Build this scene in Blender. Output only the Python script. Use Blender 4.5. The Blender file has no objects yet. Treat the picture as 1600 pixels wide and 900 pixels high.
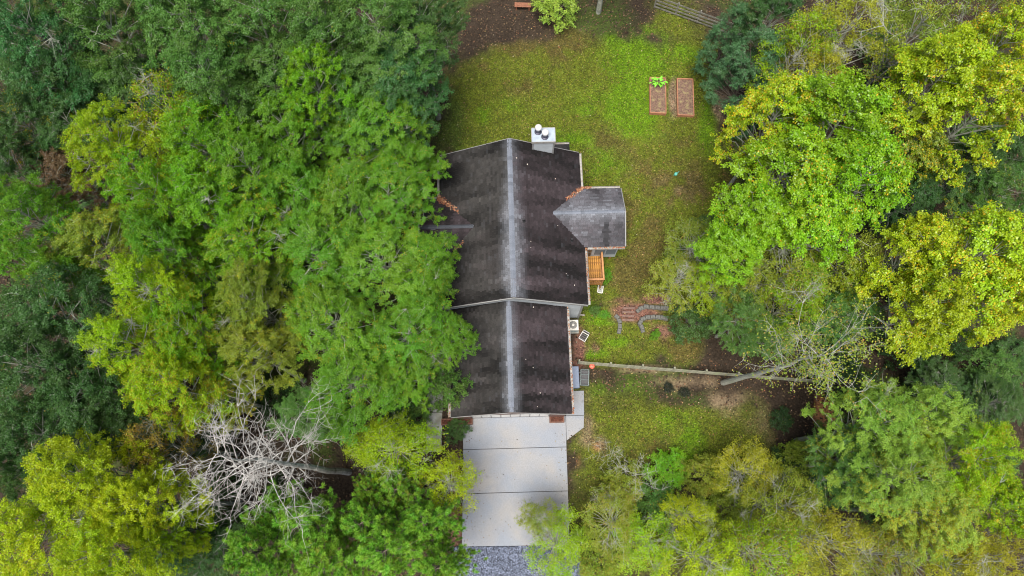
import bpy, math, random
import numpy as np
from mathutils import Vector, Matrix
R_ = math.radians
scene = bpy.context.scene
COL = scene.collection

# ------------------------------------------------------------------ camera, sky, sun, exposure
CAM_H, TILT, FOC = 45.0, R_(17.0), 1067.0
cam = bpy.data.objects.new('camera', bpy.data.cameras.new('camera'))
COL.objects.link(cam)
cam.location = (0, 0, CAM_H)
cam.rotation_euler = (TILT, 0, 0)
cam.data.lens = 24.0
cam.data.sensor_width = 36.0
cam.data.clip_end = 2000
scene.camera = cam

SUN_EL, SUN_AZ = R_(71), R_(200)          # azimuth measured from +y towards +x
world = bpy.data.worlds.new('World')
scene.world = world
world.use_nodes = True
nt = world.node_tree
sky = nt.nodes.new('ShaderNodeTexSky')
sky.sky_type = 'NISHITA'
sky.sun_disc = False
sky.sun_elevation = SUN_EL
sky.sun_rotation = SUN_AZ
sky.air_density = 1.0
sky.dust_density = 4.0
nt.links.new(sky.outputs[0], nt.nodes['Background'].inputs[0])
nt.nodes['Background'].inputs[1].default_value = 0.076
sun = bpy.data.objects.new('sun', bpy.data.lights.new('sun', 'SUN'))
COL.objects.link(sun)
sun.data.energy = 3.9
sun.data.angle = R_(34)
sun.data.color = (1.0, 0.96, 0.88)
sd = Vector((math.sin(SUN_AZ) * math.cos(SUN_EL), math.cos(SUN_AZ) * math.cos(SUN_EL), math.sin(SUN_EL)))
sun.rotation_euler = sd.to_track_quat('Z', 'Y').to_euler()
sun.location = (0, 0, 80)
scene.view_settings.view_transform = 'Standard'
scene.view_settings.look = 'None'
scene.view_settings.exposure = 0.70
scene.view_settings.gamma = 1.0
scene.cycles.filter_width = 1.1

rng = np.random.default_rng(7)
random.seed(7)

# ------------------------------------------------------------------ where a point of the survey lies
def P(px, py, z=0.0):
    cx = (px - 800) / FOC
    cy = (450 - py) / FOC
    dy = cy * math.cos(TILT) + math.sin(TILT)
    dz = cy * math.sin(TILT) - math.cos(TILT)
    t = (CAM_H - z) / -dz
    return (cx * t, dy * t)
def mscale(px, py, z):
    cy = (450 - py) / FOC
    dz = cy * math.sin(TILT) - math.cos(TILT)
    return FOC / ((CAM_H - z) / -dz)
def survey(x, y):
    X, Y, Z = x, y, -CAM_H
    cy = Y * math.cos(TILT) + Z * math.sin(TILT)
    cz = -Y * math.sin(TILT) + Z * math.cos(TILT)
    return 800 + FOC * X / -cz, 450 - FOC * cy / -cz

# ------------------------------------------------------------------ helpers
def tag(o, label=None, cat=None, group=None, kind=None):
    if label: o['label'] = label
    if cat: o['category'] = cat
    if group: o['group'] = group
    if kind: o['kind'] = kind
    return o
def empty(name, loc=(0, 0, 0), rz=0.0):
    o = bpy.data.objects.new(name, None)
    o.empty_display_size = 0.3
    COL.objects.link(o)
    o.location = loc
    o.rotation_euler = (0, 0, rz)
    return o
def link(name, me, parent=None, loc=(0, 0, 0)):
    o = bpy.data.objects.new(name, me)
    COL.objects.link(o)
    if parent is not None: o.parent = parent
    o.location = loc
    return o

class MB:
    """collects faces of one mesh"""
    def __init__(s): s.v = []; s.f = []; s.c = []
    def add(s, vs, fs, col=None):
        b = len(s.v); s.v += [tuple(p) for p in vs]
        for f in fs:
            s.f.append(tuple(b + i for i in f)); s.c.append(col)
        return s
    def box(s, x0, x1, y0, y1, z0, z1, col=None):
        vs = [(x0,y0,z0),(x1,y0,z0),(x1,y1,z0),(x0,y1,z0),(x0,y0,z1),(x1,y0,z1),(x1,y1,z1),(x0,y1,z1)]
        return s.add(vs, [(0,3,2,1),(4,5,6,7),(0,1,5,4),(1,2,6,5),(2,3,7,6),(3,0,4,7)], col)
    def bevbox(s, x0, x1, y0, y1, z0, z1, b):
        vs = [(x0,y0,z0),(x1,y0,z0),(x1,y1,z0),(x0,y1,z0),(x0,y0,z1-b),(x1,y0,z1-b),(x1,y1,z1-b),(x0,y1,z1-b),
              (x0+b,y0+b,z1),(x1-b,y0+b,z1),(x1-b,y1-b,z1),(x0+b,y1-b,z1)]
        f = [(0,3,2,1),(8,9,10,11)]
        for i in range(4):
            j = (i+1) % 4
            f += [(i,j,4+j,4+i),(4+i,4+j,8+j,8+i)]
        return s.add(vs, f)
    def prism(s, poly, z0, z1):
        n = len(poly)
        vs = [(x,y,z0) for x,y in poly] + [(x,y,z1) for x,y in poly]
        fs = [tuple(range(n-1,-1,-1)), tuple(range(n,2*n))] + [(i,(i+1)%n,n+(i+1)%n,n+i) for i in range(n)]
        return s.add(vs, fs)
    def slab3(s, poly, off):
        """polygon of 3-D points thickened by vector off"""
        n = len(poly); o = Vector(off)
        vs = [Vector(p) for p in poly] + [Vector(p) + o for p in poly]
        fs = [tuple(range(n)), tuple(range(2*n-1,n-1,-1))] + [(i,n+i,n+(i+1)%n,(i+1)%n) for i in range(n)]
        return s.add(vs, fs)
    def tube(s, pts, rad, n=5, cap=True):
        pts = [Vector(p) for p in pts]; rings = []
        b = len(s.v); m = len(pts)
        ref = Vector((0.31, 0.87, 0.38))
        for i, p in enumerate(pts):
            d = (pts[min(i+1,m-1)] - pts[max(i-1,0)])
            if d.length < 1e-6: d = Vector((0,0,1))
            d.normalize()
            a = d.cross(ref)
            if a.length < 1e-3: a = d.cross(Vector((1,0,0)))
            a.normalize(); c = d.cross(a)
            r = rad[i] if hasattr(rad, '__len__') else rad
            for k in range(n):
                t = 2*math.pi*k/n
                q = p + a*(r*math.cos(t)) + c*(r*math.sin(t))
                s.v.append((q.x,q.y,q.z))
        for i in range(m-1):
            for k in range(n):
                k2 = (k+1) % n
                s.f.append((b+i*n+k, b+i*n+k2, b+(i+1)*n+k2, b+(i+1)*n+k)); s.c.append(None)
        if cap:
            s.f.append(tuple(b+k for k in range(n-1,-1,-1))); s.c.append(None)
            s.f.append(tuple(b+(m-1)*n+k for k in range(n))); s.c.append(None)
        return s
    def lathe(s, cx, cy, prof, n=16):
        b = len(s.v); m = len(prof)
        for r, z in prof:
            for k in range(n):
                t = 2*math.pi*k/n
                s.v.append((cx+r*math.cos(t), cy+r*math.sin(t), z))
        for i in range(m-1):
            for k in range(n):
                k2 = (k+1) % n
                s.f.append((b+i*n+k, b+i*n+k2, b+(i+1)*n+k2, b+(i+1)*n+k)); s.c.append(None)
        s.f.append(tuple(b+k for k in range(n-1,-1,-1))); s.c.append(None)
        s.f.append(tuple(b+(m-1)*n+k for k in range(n))); s.c.append(None)
        return s
    def mesh(s, name, mat=None, smooth=False):
        me = bpy.data.meshes.new(name)
        me.from_pydata(s.v, [], s.f)
        if any(c is not None for c in s.c):
            at = me.color_attributes.new('tone', 'FLOAT_COLOR', 'CORNER')
            arr = []
            for f, c in zip(s.f, s.c):
                c = c or (0.5,0.5,0.5)
                arr += [c[0],c[1],c[2],1.0] * len(f)
            at.data.foreach_set('color', arr)
        if smooth: me.polygons.foreach_set('use_smooth', [True]*len(s.f))
        if mat: me.materials.append(mat)
        me.update()
        return me
    def build(s, name, mat, parent=None, loc=(0,0,0), smooth=False):
        return link(name, s.mesh(name, mat, smooth), parent, loc)

def quads_mesh(name, V, mat, col=None):
    """V (n,4,3) -> mesh of n separate quads, col (n,4) a colour per quad"""
    n = len(V)
    me = bpy.data.meshes.new(name)
    me.vertices.add(4*n); me.loops.add(4*n); me.polygons.add(n)
    me.vertices.foreach_set('co', np.ascontiguousarray(V, dtype=np.float32).ravel())
    me.loops.foreach_set('vertex_index', np.arange(4*n, dtype=np.int32))
    me.polygons.foreach_set('loop_start', np.arange(0, 4*n, 4, dtype=np.int32))
    me.polygons.foreach_set('loop_total', np.full(n, 4, dtype=np.int32))
    if col is not None:
        at = me.color_attributes.new('tone', 'FLOAT_COLOR', 'POINT')
        at.data.foreach_set('color', np.repeat(np.asarray(col, dtype=np.float32), 4, axis=0).ravel())
    me.update(calc_edges=True)
    if mat: me.materials.append(mat)
    return me

def vnoise(x, y, scale, seed):
    """smooth value noise in 0..1"""
    r = np.random.default_rng(seed); n = 128
    g = r.random((n, n))
    u = np.asarray(x)/scale + 1000.0; v = np.asarray(y)/scale + 1000.0
    i = np.floor(u).astype(int); j = np.floor(v).astype(int)
    fu = u-i; fv = v-j
    fu = fu*fu*(3-2*fu); fv = fv*fv*(3-2*fv)
    a = g[i%n, j%n]; b = g[(i+1)%n, j%n]; c = g[i%n, (j+1)%n]; d = g[(i+1)%n, (j+1)%n]
    return (a*(1-fu)+b*fu)*(1-fv) + (c*(1-fu)+d*fu)*fv
def fnoise(x, y, scale, seed):
    return 0.5*vnoise(x,y,scale,seed)+0.3*vnoise(x,y,scale*0.45,seed+1)+0.2*vnoise(x,y,scale*0.2,seed+2)

# ------------------------------------------------------------------ materials
def mat_base(name):
    m = bpy.data.materials.new(name); m.use_nodes = True
    t = m.node_tree; b = t.nodes['Principled BSDF']
    return m, t, b
def N(t, kind, **kw):
    n = t.nodes.new(kind)
    for k, v in kw.items(): setattr(n, k, v)
    return n
def mat_solid(name, col, rough=0.6, var=0.25, scale=6.0, bump=0.15, metal=0.0, stain=None, stain_scale=1.2):
    """plain colour broken by two noises, and a stain"""
    m, t, b = mat_base(name); L = t.links
    tc = N(t, 'ShaderNodeTexCoord')
    n1 = N(t, 'ShaderNodeTexNoise'); n1.inputs['Scale'].default_value = scale; n1.inputs['Detail'].default_value = 6
    L.new(tc.outputs['Object'], n1.inputs['Vector'])
    mr = N(t, 'ShaderNodeMapRange'); mr.inputs[1].default_value = 0.3; mr.inputs[2].default_value = 0.7
    mr.inputs[3].default_value = 1-var; mr.inputs[4].default_value = 1+var
    L.new(n1.outputs['Fac'], mr.inputs[0])
    mx = N(t, 'ShaderNodeMix', data_type='RGBA', blend_type='MULTIPLY'); mx.inputs[0].default_value = 1
    mx.inputs[6].default_value = (*col, 1)
    L.new(mr.outputs[0], mx.inputs[7])
    out = mx.outputs[2]
    if stain:
        n2 = N(t, 'ShaderNodeTexNoise'); n2.inputs['Scale'].default_value = stain_scale; n2.inputs['Detail'].default_value = 8
        L.new(tc.outputs['Object'], n2.inputs['Vector'])
        r2 = N(t, 'ShaderNodeMapRange'); r2.inputs[1].default_value = 0.5; r2.inputs[2].default_value = 0.72
        L.new(n2.outputs['Fac'], r2.inputs[0])
        m2 = N(t, 'ShaderNodeMix', data_type='RGBA'); m2.inputs[7].default_value = (*stain, 1)
        L.new(r2.outputs[0], m2.inputs[0]); L.new(out, m2.inputs[6]); out = m2.outputs[2]
    L.new(out, b.inputs['Base Color'])
    b.inputs['Roughness'].default_value = rough; b.inputs['Metallic'].default_value = metal
    if bump:
        bp = N(t, 'ShaderNodeBump'); bp.inputs['Strength'].default_value = bump; bp.inputs['Distance'].default_value = 0.02
        n3 = N(t, 'ShaderNodeTexNoise'); n3.inputs['Scale'].default_value = scale*8
        L.new(tc.outputs['Object'], n3.inputs['Vector']); L.new(n3.outputs['Fac'], bp.inputs['Height'])
        L.new(bp.outputs[0], b.inputs['Normal'])
    return m
def mat_tone(name, rough=0.9, fine=30.0, amt=0.3, spec=0.2):
    """takes the albedo of each piece from its 'tone' attribute, grain from noise"""
    m, t, b = mat_base(name); L = t.links
    a = N(t, 'ShaderNodeAttribute', attribute_name='tone')
    tc = N(t, 'ShaderNodeTexCoord')
    n1 = N(t, 'ShaderNodeTexNoise'); n1.inputs['Scale'].default_value = fine; n1.inputs['Detail'].default_value = 5
    L.new(tc.outputs['Object'], n1.inputs['Vector'])
    mr = N(t, 'ShaderNodeMapRange'); mr.inputs[1].default_value = 0.3; mr.inputs[2].default_value = 0.7
    mr.inputs[3].default_value = 1-amt; mr.inputs[4].default_value = 1+amt
    L.new(n1.outputs['Fac'], mr.inputs[0])
    mx = N(t, 'ShaderNodeMix', data_type='RGBA', blend_type='MULTIPLY'); mx.inputs[0].default_value = 1
    L.new(a.outputs['Color'], mx.inputs[6]); L.new(mr.outputs[0], mx.inputs[7])
    L.new(mx.outputs[2], b.inputs['Base Color'])
    b.inputs['Roughness'].default_value = rough
    b.inputs['Specular IOR Level'].default_value = spec
    return m
def mat_leaf(name, accent, hue=0.05, transl=0.35, gloss=0.05, vlo=0.62, vhi=1.4):
    """leaf: base from the tree's own colour, each leaf and spray a little different, some turned"""
    m = bpy.data.materials.new(name); m.use_nodes = True
    t = m.node_tree; t.nodes.clear(); L = t.links
    oi = N(t, 'ShaderNodeObjectInfo')
    a = N(t, 'ShaderNodeAttribute', attribute_name='tone')
    sp = N(t, 'ShaderNodeSeparateColor'); L.new(a.outputs['Color'], sp.inputs[0])
    # turned leaves where blue channel < object's alpha
    lt = N(t, 'ShaderNodeMath', operation='LESS_THAN'); L.new(sp.outputs[2], lt.inputs[0]); L.new(oi.outputs['Alpha'], lt.inputs[1])
    mx = N(t, 'ShaderNodeMix', data_type='RGBA'); mx.inputs[7].default_value = (*accent, 1)
    L.new(lt.outputs[0], mx.inputs[0]); L.new(oi.outputs['Color'], mx.inputs[6])
    hs = N(t, 'ShaderNodeHueSaturation')
    h = N(t, 'ShaderNodeMapRange'); h.inputs[3].default_value = 0.5-hue*0.7; h.inputs[4].default_value = 0.5+hue*0.45
    L.new(sp.outputs[1], h.inputs[0]); L.new(h.outputs[0], hs.inputs['Hue'])
    v = N(t, 'ShaderNodeMapRange'); v.inputs[3].default_value = vlo; v.inputs[4].default_value = vhi
    L.new(sp.outputs[0], v.inputs[0]); L.new(v.outputs[0], hs.inputs['Value'])
    L.new(mx.outputs[2], hs.inputs['Color'])
    d = N(t, 'ShaderNodeBsdfDiffuse'); tr = N(t, 'ShaderNodeBsdfTranslucent')
    L.new(hs.outputs[0], d.inputs[0]); L.new(hs.outputs[0], tr.inputs[0])
    m1 = N(t, 'ShaderNodeMixShader'); m1.inputs[0].default_value = transl
    L.new(d.outputs[0], m1.inputs[1]); L.new(tr.outputs[0], m1.inputs[2])
    g = N(t, 'ShaderNodeBsdfGlossy'); g.inputs['Roughness'].default_value = 0.38; g.inputs[0].default_value = (0.9,0.95,1,1)
    m2 = N(t, 'ShaderNodeMixShader'); m2.inputs[0].default_value = gloss
    L.new(m1.outputs[0], m2.inputs[1]); L.new(g.outputs[0], m2.inputs[2])
    o = N(t, 'ShaderNodeOutputMaterial'); L.new(m2.outputs[0], o.inputs[0])
    return m

M = {}
M['ground'] = mat_tone('soil_and_turf', 0.95, 9.0, 0.45, 0.1)
M['scatter'] = mat_tone('blades_and_litter', 0.8, 3.0, 0.15, 0.25)
M['shingle'] = mat_tone('asphalt_shingle', 0.85, 28.0, 0.35, 0.3)
M['bark_grey'] = mat_solid('grey_bark', (0.30,0.31,0.26), 0.9, 0.4, 5, 0.5)
M['bark_pale'] = mat_solid('pale_lichen_bark', (0.34,0.34,0.30), 0.9, 0.35, 6, 0.4, stain=(0.24,0.28,0.19), stain_scale=3)
M['bark_dead'] = mat_solid('bleached_dead_wood', (0.43,0.415,0.39), 0.9, 0.4, 7, 0.3, stain=(0.17,0.14,0.12), stain_scale=2.5)
M['bark_dark'] = mat_solid('dark_pine_bark', (0.11,0.085,0.07), 0.95, 0.4, 6, 0.6)
M['siding'] = mat_solid('painted_siding', (0.40,0.43,0.46), 0.55, 0.08, 3, 0.05, stain=(0.33,0.36,0.38))
M['trim'] = mat_solid('white_trim', (0.25,0.25,0.25), 0.5, 0.1, 8, 0.05)
M['gutter'] = mat_solid('weathered_gutter', (0.32,0.31,0.295), 0.5, 0.2, 9, 0.1, stain=(0.26,0.21,0.17), stain_scale=4)
M['metal_pan'] = mat_solid('galvanised_pan', (0.38,0.44,0.51), 0.4, 0.15, 4, 0.05, metal=0.2, stain=(0.30,0.36,0.42), stain_scale=3)
M['flue'] = mat_solid('dark_flue', (0.06,0.06,0.09), 0.4, 0.3, 10, 0.05, metal=0.4)
M['flue_cap'] = mat_solid('pale_flue_cap', (0.6,0.58,0.58), 0.4, 0.1, 10, 0.02)
M['ridge_cap'] = mat_tone('ridge_shingle', 0.8, 30.0, 0.25, 0.3)
M['vent_pipe'] = mat_solid('black_vent_boot', (0.02,0.02,0.022), 0.6, 0.2, 10, 0)
M['glass'] = mat_solid('dark_window_glass', (0.03,0.035,0.04), 0.08, 0.1, 2, 0)
M['screen'] = mat_solid('grey_porch_screen', (0.14,0.16,0.18), 0.7, 0.2, 40, 0.1)
M['deck'] = mat_solid('orange_stained_boards', (0.40,0.185,0.03), 0.6, 0.3, 5, 0.2, stain=(0.16,0.06,0.02), stain_scale=6)
M['rail'] = mat_solid('orange_stained_rail', (0.40,0.19,0.075), 0.6, 0.2, 6, 0.15)
M['fence'] = mat_solid('weathered_fence_wood', (0.25,0.245,0.185), 0.85, 0.35, 7, 0.3, stain=(0.24,0.27,0.15), stain_scale=2)
M['fence_grey'] = mat_solid('grey_old_fence_wood', (0.2,0.19,0.165), 0.85, 0.35, 7, 0.3, stain=(0.1,0.1,0.08), stain_scale=3)
M['bed'] = mat_solid('red_cedar_boards', (0.36,0.16,0.09), 0.7, 0.25, 6, 0.2)
M['soil'] = mat_solid('bed_soil', (0.15,0.09,0.065), 0.95, 0.5, 12, 1.0, stain=(0.26,0.21,0.10), stain_scale=4)
M['block'] = mat_solid('grey_garden_block', (0.12,0.12,0.11), 0.9, 0.35, 8, 0.4, stain=(0.22,0.2,0.17), stain_scale=3)
M['tread'] = mat_solid('brick_red_tread', (0.17,0.105,0.085), 0.85, 0.35, 9, 0.4)
M['path'] = mat_solid('grey_walk_concrete', (0.30,0.31,0.30), 0.85, 0.25, 3, 0.2, stain=(0.18,0.18,0.14), stain_scale=1.4)
M['acw'] = mat_solid('beige_enamel', (0.62,0.60,0.54), 0.45, 0.1, 8, 0.02, stain=(0.4,0.38,0.33), stain_scale=4)
M['dark'] = mat_solid('dark_grey_plastic', (0.05,0.05,0.055), 0.5, 0.2, 12, 0.05)
M['bluebox'] = mat_solid('blue_grey_plastic', (0.17,0.21,0.30), 0.5, 0.12, 5, 0.05)
M['wire'] = mat_solid('grey_green_steel', (0.20,0.24,0.24), 0.5, 0.2, 10, 0.05, metal=0.3)
M['white_pl'] = mat_solid('white_plastic', (0.55,0.54,0.53), 0.45, 0.08, 9, 0.02)
M['coral'] = mat_solid('coral_plastic', (0.75,0.17,0.11), 0.5, 0.15, 9, 0.05)
M['teal'] = mat_solid('teal_plastic', (0.12,0.45,0.36), 0.5, 0.15, 9, 0.05)
M['bench'] = mat_solid('brown_bench_wood', (0.22,0.09,0.05), 0.8, 0.3, 8, 0.2)

def mat_brick():
    m, t, b = mat_base('dark_red_brick'); L = t.links
    tc = N(t, 'ShaderNodeTexCoord')
    mp = N(t, 'ShaderNodeMapping'); mp.inputs['Rotation'].default_value = (R_(90),0,0)
    L.new(tc.outputs['Object'], mp.inputs[0])
    br = N(t, 'ShaderNodeTexBrick')
    br.inputs['Color1'].default_value = (0.17,0.055,0.035,1); br.inputs['Color2'].default_value = (0.085,0.035,0.026,1)
    br.inputs['Mortar'].default_value = (0.2,0.17,0.15,1)
    br.inputs['Scale'].default_value = 1.0; br.inputs['Brick Width'].default_value = 0.22; br.inputs['Row Height'].default_value = 0.075
    br.inputs['Mortar Size'].default_value = 0.006
    L.new(mp.outputs[0], br.inputs[0]); L.new(br.outputs[0], b.inputs['Base Color'])
    bp = N(t, 'ShaderNodeBump'); bp.inputs['Strength'].default_value = 0.6; bp.inputs['Distance'].default_value = 0.01; bp.invert = True
    L.new(br.outputs[1], bp.inputs['Height']); L.new(bp.outputs[0], b.inputs['Normal'])
    b.inputs['Roughness'].default_value = 0.9
    return m
M['brick'] = mat_brick()

def mat_concrete():
    m, t, b = mat_base('driveway_concrete'); L = t.links
    tc = N(t, 'ShaderNodeTexCoord')
    def noise(sc, det, lo, hi, src='Object'):
        n = N(t, 'ShaderNodeTexNoise'); n.inputs['Scale'].default_value = sc; n.inputs['Detail'].default_value = det
        L.new(tc.outputs[src], n.inputs['Vector'])
        r = N(t, 'ShaderNodeMapRange'); r.inputs[1].default_value = lo; r.inputs[2].default_value = hi
        L.new(n.outputs['Fac'], r.inputs[0]); return r.outputs[0]
    m1 = N(t, 'ShaderNodeMix', data_type='RGBA'); m1.inputs[6].default_value = (0.225,0.245,0.285,1); m1.inputs[7].default_value = (0.275,0.268,0.268,1)
    L.new(noise(0.45, 4, 0.38, 0.62), m1.inputs[0])
    m2 = N(t, 'ShaderNodeMix', data_type='RGBA'); m2.inputs[7].default_value = (0.205,0.222,0.26,1)
    L.new(noise(1.1, 8, 0.52, 0.85), m2.inputs[0]); L.new(m1.outputs[2], m2.inputs[6])
    # dark oil spots
    vo = N(t, 'ShaderNodeTexVoronoi'); vo.inputs['Scale'].default_value = 0.9
    L.new(tc.outputs['Object'], vo.inputs['Vector'])
    r = N(t, 'ShaderNodeMapRange'); r.inputs[1].default_value = 0.05; r.inputs[2].default_value = 0.14; r.inputs[3].default_value = 0.55; r.inputs[4].default_value = 0
    L.new(vo.outputs['Distance'], r.inputs[0])
    mm = N(t, 'ShaderNodeMath', operation='MULTIPLY'); L.new(r.outputs[0], mm.inputs[0]); L.new(noise(0.7, 3, 0.48, 0.6), mm.inputs[1])
    m3 = N(t, 'ShaderNodeMix', data_type='RGBA'); m3.inputs[7].default_value = (0.13,0.13,0.135,1)
    L.new(mm.outputs[0], m3.inputs[0]); L.new(m2.outputs[2], m3.inputs[6])
    m4 = N(t, 'ShaderNodeMix', data_type='RGBA', blend_type='MULTIPLY'); m4.inputs[0].default_value = 1
    r4 = N(t, 'ShaderNodeMapRange'); r4.inputs[1].default_value = 0.3; r4.inputs[2].default_value = 0.7; r4.inputs[3].default_value = 0.88; r4.inputs[4].default_value = 1.1
    n4 = N(t, 'ShaderNodeTexNoise'); n4.inputs['Scale'].default_value = 14; n4.inputs['Detail'].default_value = 8
    L.new(tc.outputs['Object'], n4.inputs['Vector']); L.new(n4.outputs['Fac'], r4.inputs[0])
    L.new(m3.outputs[2], m4.inputs[6]); L.new(r4.outputs[0], m4.inputs[7])
    L.new(m4.outputs[2], b.inputs['Base Color']); b.inputs['Roughness'].default_value = 0.85
    return m
M['concrete'] = mat_concrete()

LEAF = {
    'oak':    mat_leaf('oak_leaf', (0.46,0.42,0.02), 0.036, 0.40, 0.018),
    'poplar': mat_leaf('tulip_leaf', (0.78,0.55,0.025), 0.036, 0.40, 0.025, 0.55, 1.45),
    'sparse': mat_leaf('turning_leaf', (0.36,0.27,0.05), 0.04, 0.35, 0.015),
    'pine':   mat_leaf('pine_needle', (0.26,0.15,0.04), 0.03, 0.2, 0.02),
    'cedar':  mat_leaf('cedar_scale', (0.20,0.27,0.10), 0.03, 0.2, 0.03),
    'shrub':  mat_leaf('shrub_leaf', (0.36,0.30,0.04), 0.04, 0.3, 0.02),
}

# ------------------------------------------------------------------ ground
C_LITTER = np.array([0.034,0.025,0.018]); C_OLIVE = np.array([0.084,0.105,0.011]); C_GREEN = np.array([0.080,0.150,0.006])
C_DIRT = np.array([0.16,0.118,0.075]); C_CLAY = np.array([0.42,0.19,0.085]); C_MULCH = np.array([0.155,0.08,0.06]); C_BROWN = np.array([0.082,0.066,0.020])
C_DKGREEN = np.array([0.045,0.075,0.012])
def boxm(u, v, x0, x1, y0, y1, s):
    f = lambda a: 1/(1+np.exp(-np.clip(a,-30,30)))
    return f((u-x0)/s)*f((x1-u)/s)*f((v-y0)/s)*f((y1-v)/s)
def blob(u, v, bl):
    o = 0
    for cx, cy, rx, ry, w in bl:
        o = np.maximum(o, w*np.exp(-(((u-cx)/rx)**2+((v-cy)/ry)**2)))
    return o
def sstep(a, lo, hi):
    t = np.clip((a-lo)/(hi-lo),0,1); return t*t*(3-2*t)
def ground_colour(x, y):
    u, v = survey(x, y)
    n1 = fnoise(x, y, 3.2, 11); n2 = fnoise(x, y, 1.1, 21); n3 = fnoise(x, y, 6.0, 31); n4 = fnoise(x, y, 0.5, 41)
    lawn = np.maximum.reduce([boxm(u,v,700,1150,58,480,17), 0.85*boxm(u,v,905,1120,470,575,10), 0.9*boxm(u,v,890,1195,592,755,18),
                              0.55*boxm(u,v,880,1300,735,920,14), 0.8*boxm(u,v,995,1105,8,70,12)])
    lawn = lawn - blob(u,v,[(1140,140,34,70,0.9),(1100,615,85,25,0.6),(705,70,60,40,0.5),(1170,560,70,60,0.7),(760,40,90,28,0.5)])
    bright = blob(u,v,[(1000,85,75,60,1.0),(985,165,55,60,1.0),(1108,190,18,60,0.8),(930,150,60,60,0.55),(1060,85,50,30,0.7),(960,605,50,22,0.62),(1030,615,36,18,0.45),
                       (1085,690,35,45,0.8),(965,535,25,10,0.8),(925,553,28,9,1.0),(890,215,60,30,0.55),(950,250,45,40,0.5),(920,480,30,12,0.7),(790,165,40,22,0.55),(940,500,30,12,0.9),(1060,660,50,30,0.55),(765,180,40,25,0.45)])
    dirt = blob(u,v,[(1128,150,18,45,1.0),(1070,600,75,18,0.7),(1130,625,60,22,0.65),(1160,655,80,45,0.5),(915,660,18,60,0.6),(960,690,50,30,0.45),(985,650,45,25,0.35),(1055,300,70,60,0.35),(1010,575,60,8,0.8),
                     (1052,150,10,34,0.9),(1052,185,40,8,0.4)])
    clay = blob(u,v,[(904,722,10,22,0.62),(1292,640,20,34,1.3),(930,700,18,18,0.4),(1063,302,6,6,0.35)])
    mulch = blob(u,v,[(990,488,50,22,1.0),(930,545,12,12,0.6),(1000,540,70,16,0.42),(1035,515,40,18,0.8),(905,540,12,40,1.0),(1030,468,42,12,0.9),(711,790,9,95,1.2),(905,570,22,10,0.8),(975,470,45,12,0.6),(1050,500,30,10,0.7),(912,545,18,14,0.6),(1290,590,45,60,0.3)])
    brown = blob(u,v,[(960,220,60,40,0.7),(1000,380,70,90,0.55),(1050,280,80,50,0.58),(1140,290,40,60,0.4),(760,110,60,50,0.35),(980,430,60,40,0.7),(1080,540,60,30,0.7),(1030,700,60,50,0.4),(850,60,170,28,0.8),(935,240,25,25,0.5)])
    dk = blob(u,v,[(700,200,32,70,1.0),(740,215,50,22,0.5),(720,150,30,40,0.4)])  # shade along the lawn's left edge, put into the turf colour
    def lerp(c, col, w): return c*(1-w[...,None]) + col*w[...,None]
    c = np.broadcast_to(C_LITTER, x.shape+(3,)).copy()
    c = c*(0.7+0.7*n1)[...,None]
    c = lerp(c, C_DKGREEN, 0.6*sstep(n3+0.25*(n2-0.5), 0.55, 0.72))
    lw = sstep(lawn+0.75*(n1-0.5)+0.55*(n2-0.5), 0.22, 0.72)
    turf = lerp(np.broadcast_to(C_OLIVE, c.shape).copy(), C_BROWN, sstep(n2*0.6+n1*0.4+0.45*(brown-0.3), 0.45, 0.68)*0.85)
    turf = lerp(turf, C_GREEN, sstep(bright+0.75*(n2-0.5)+0.25*(n3-0.5), 0.25, 0.75))
    turf = lerp(turf, C_DKGREEN, sstep(dk+0.3*(n2-0.5),0.2,0.8)*0.75)
    c = lerp(c, turf, lw)
    c = lerp(c, C_DIRT, sstep(dirt+0.7*(n2-0.5)+0.2*(n1-0.5), 0.3, 0.8))
    c = lerp(c, C_MULCH, sstep(mulch+0.6*(n2-0.5), 0.35, 0.8))
    c = lerp(c, C_CLAY, sstep(clay+0.6*(n2-0.5), 0.35, 0.9))
    return c*(0.72+0.56*n4)[...,None], lw

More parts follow.
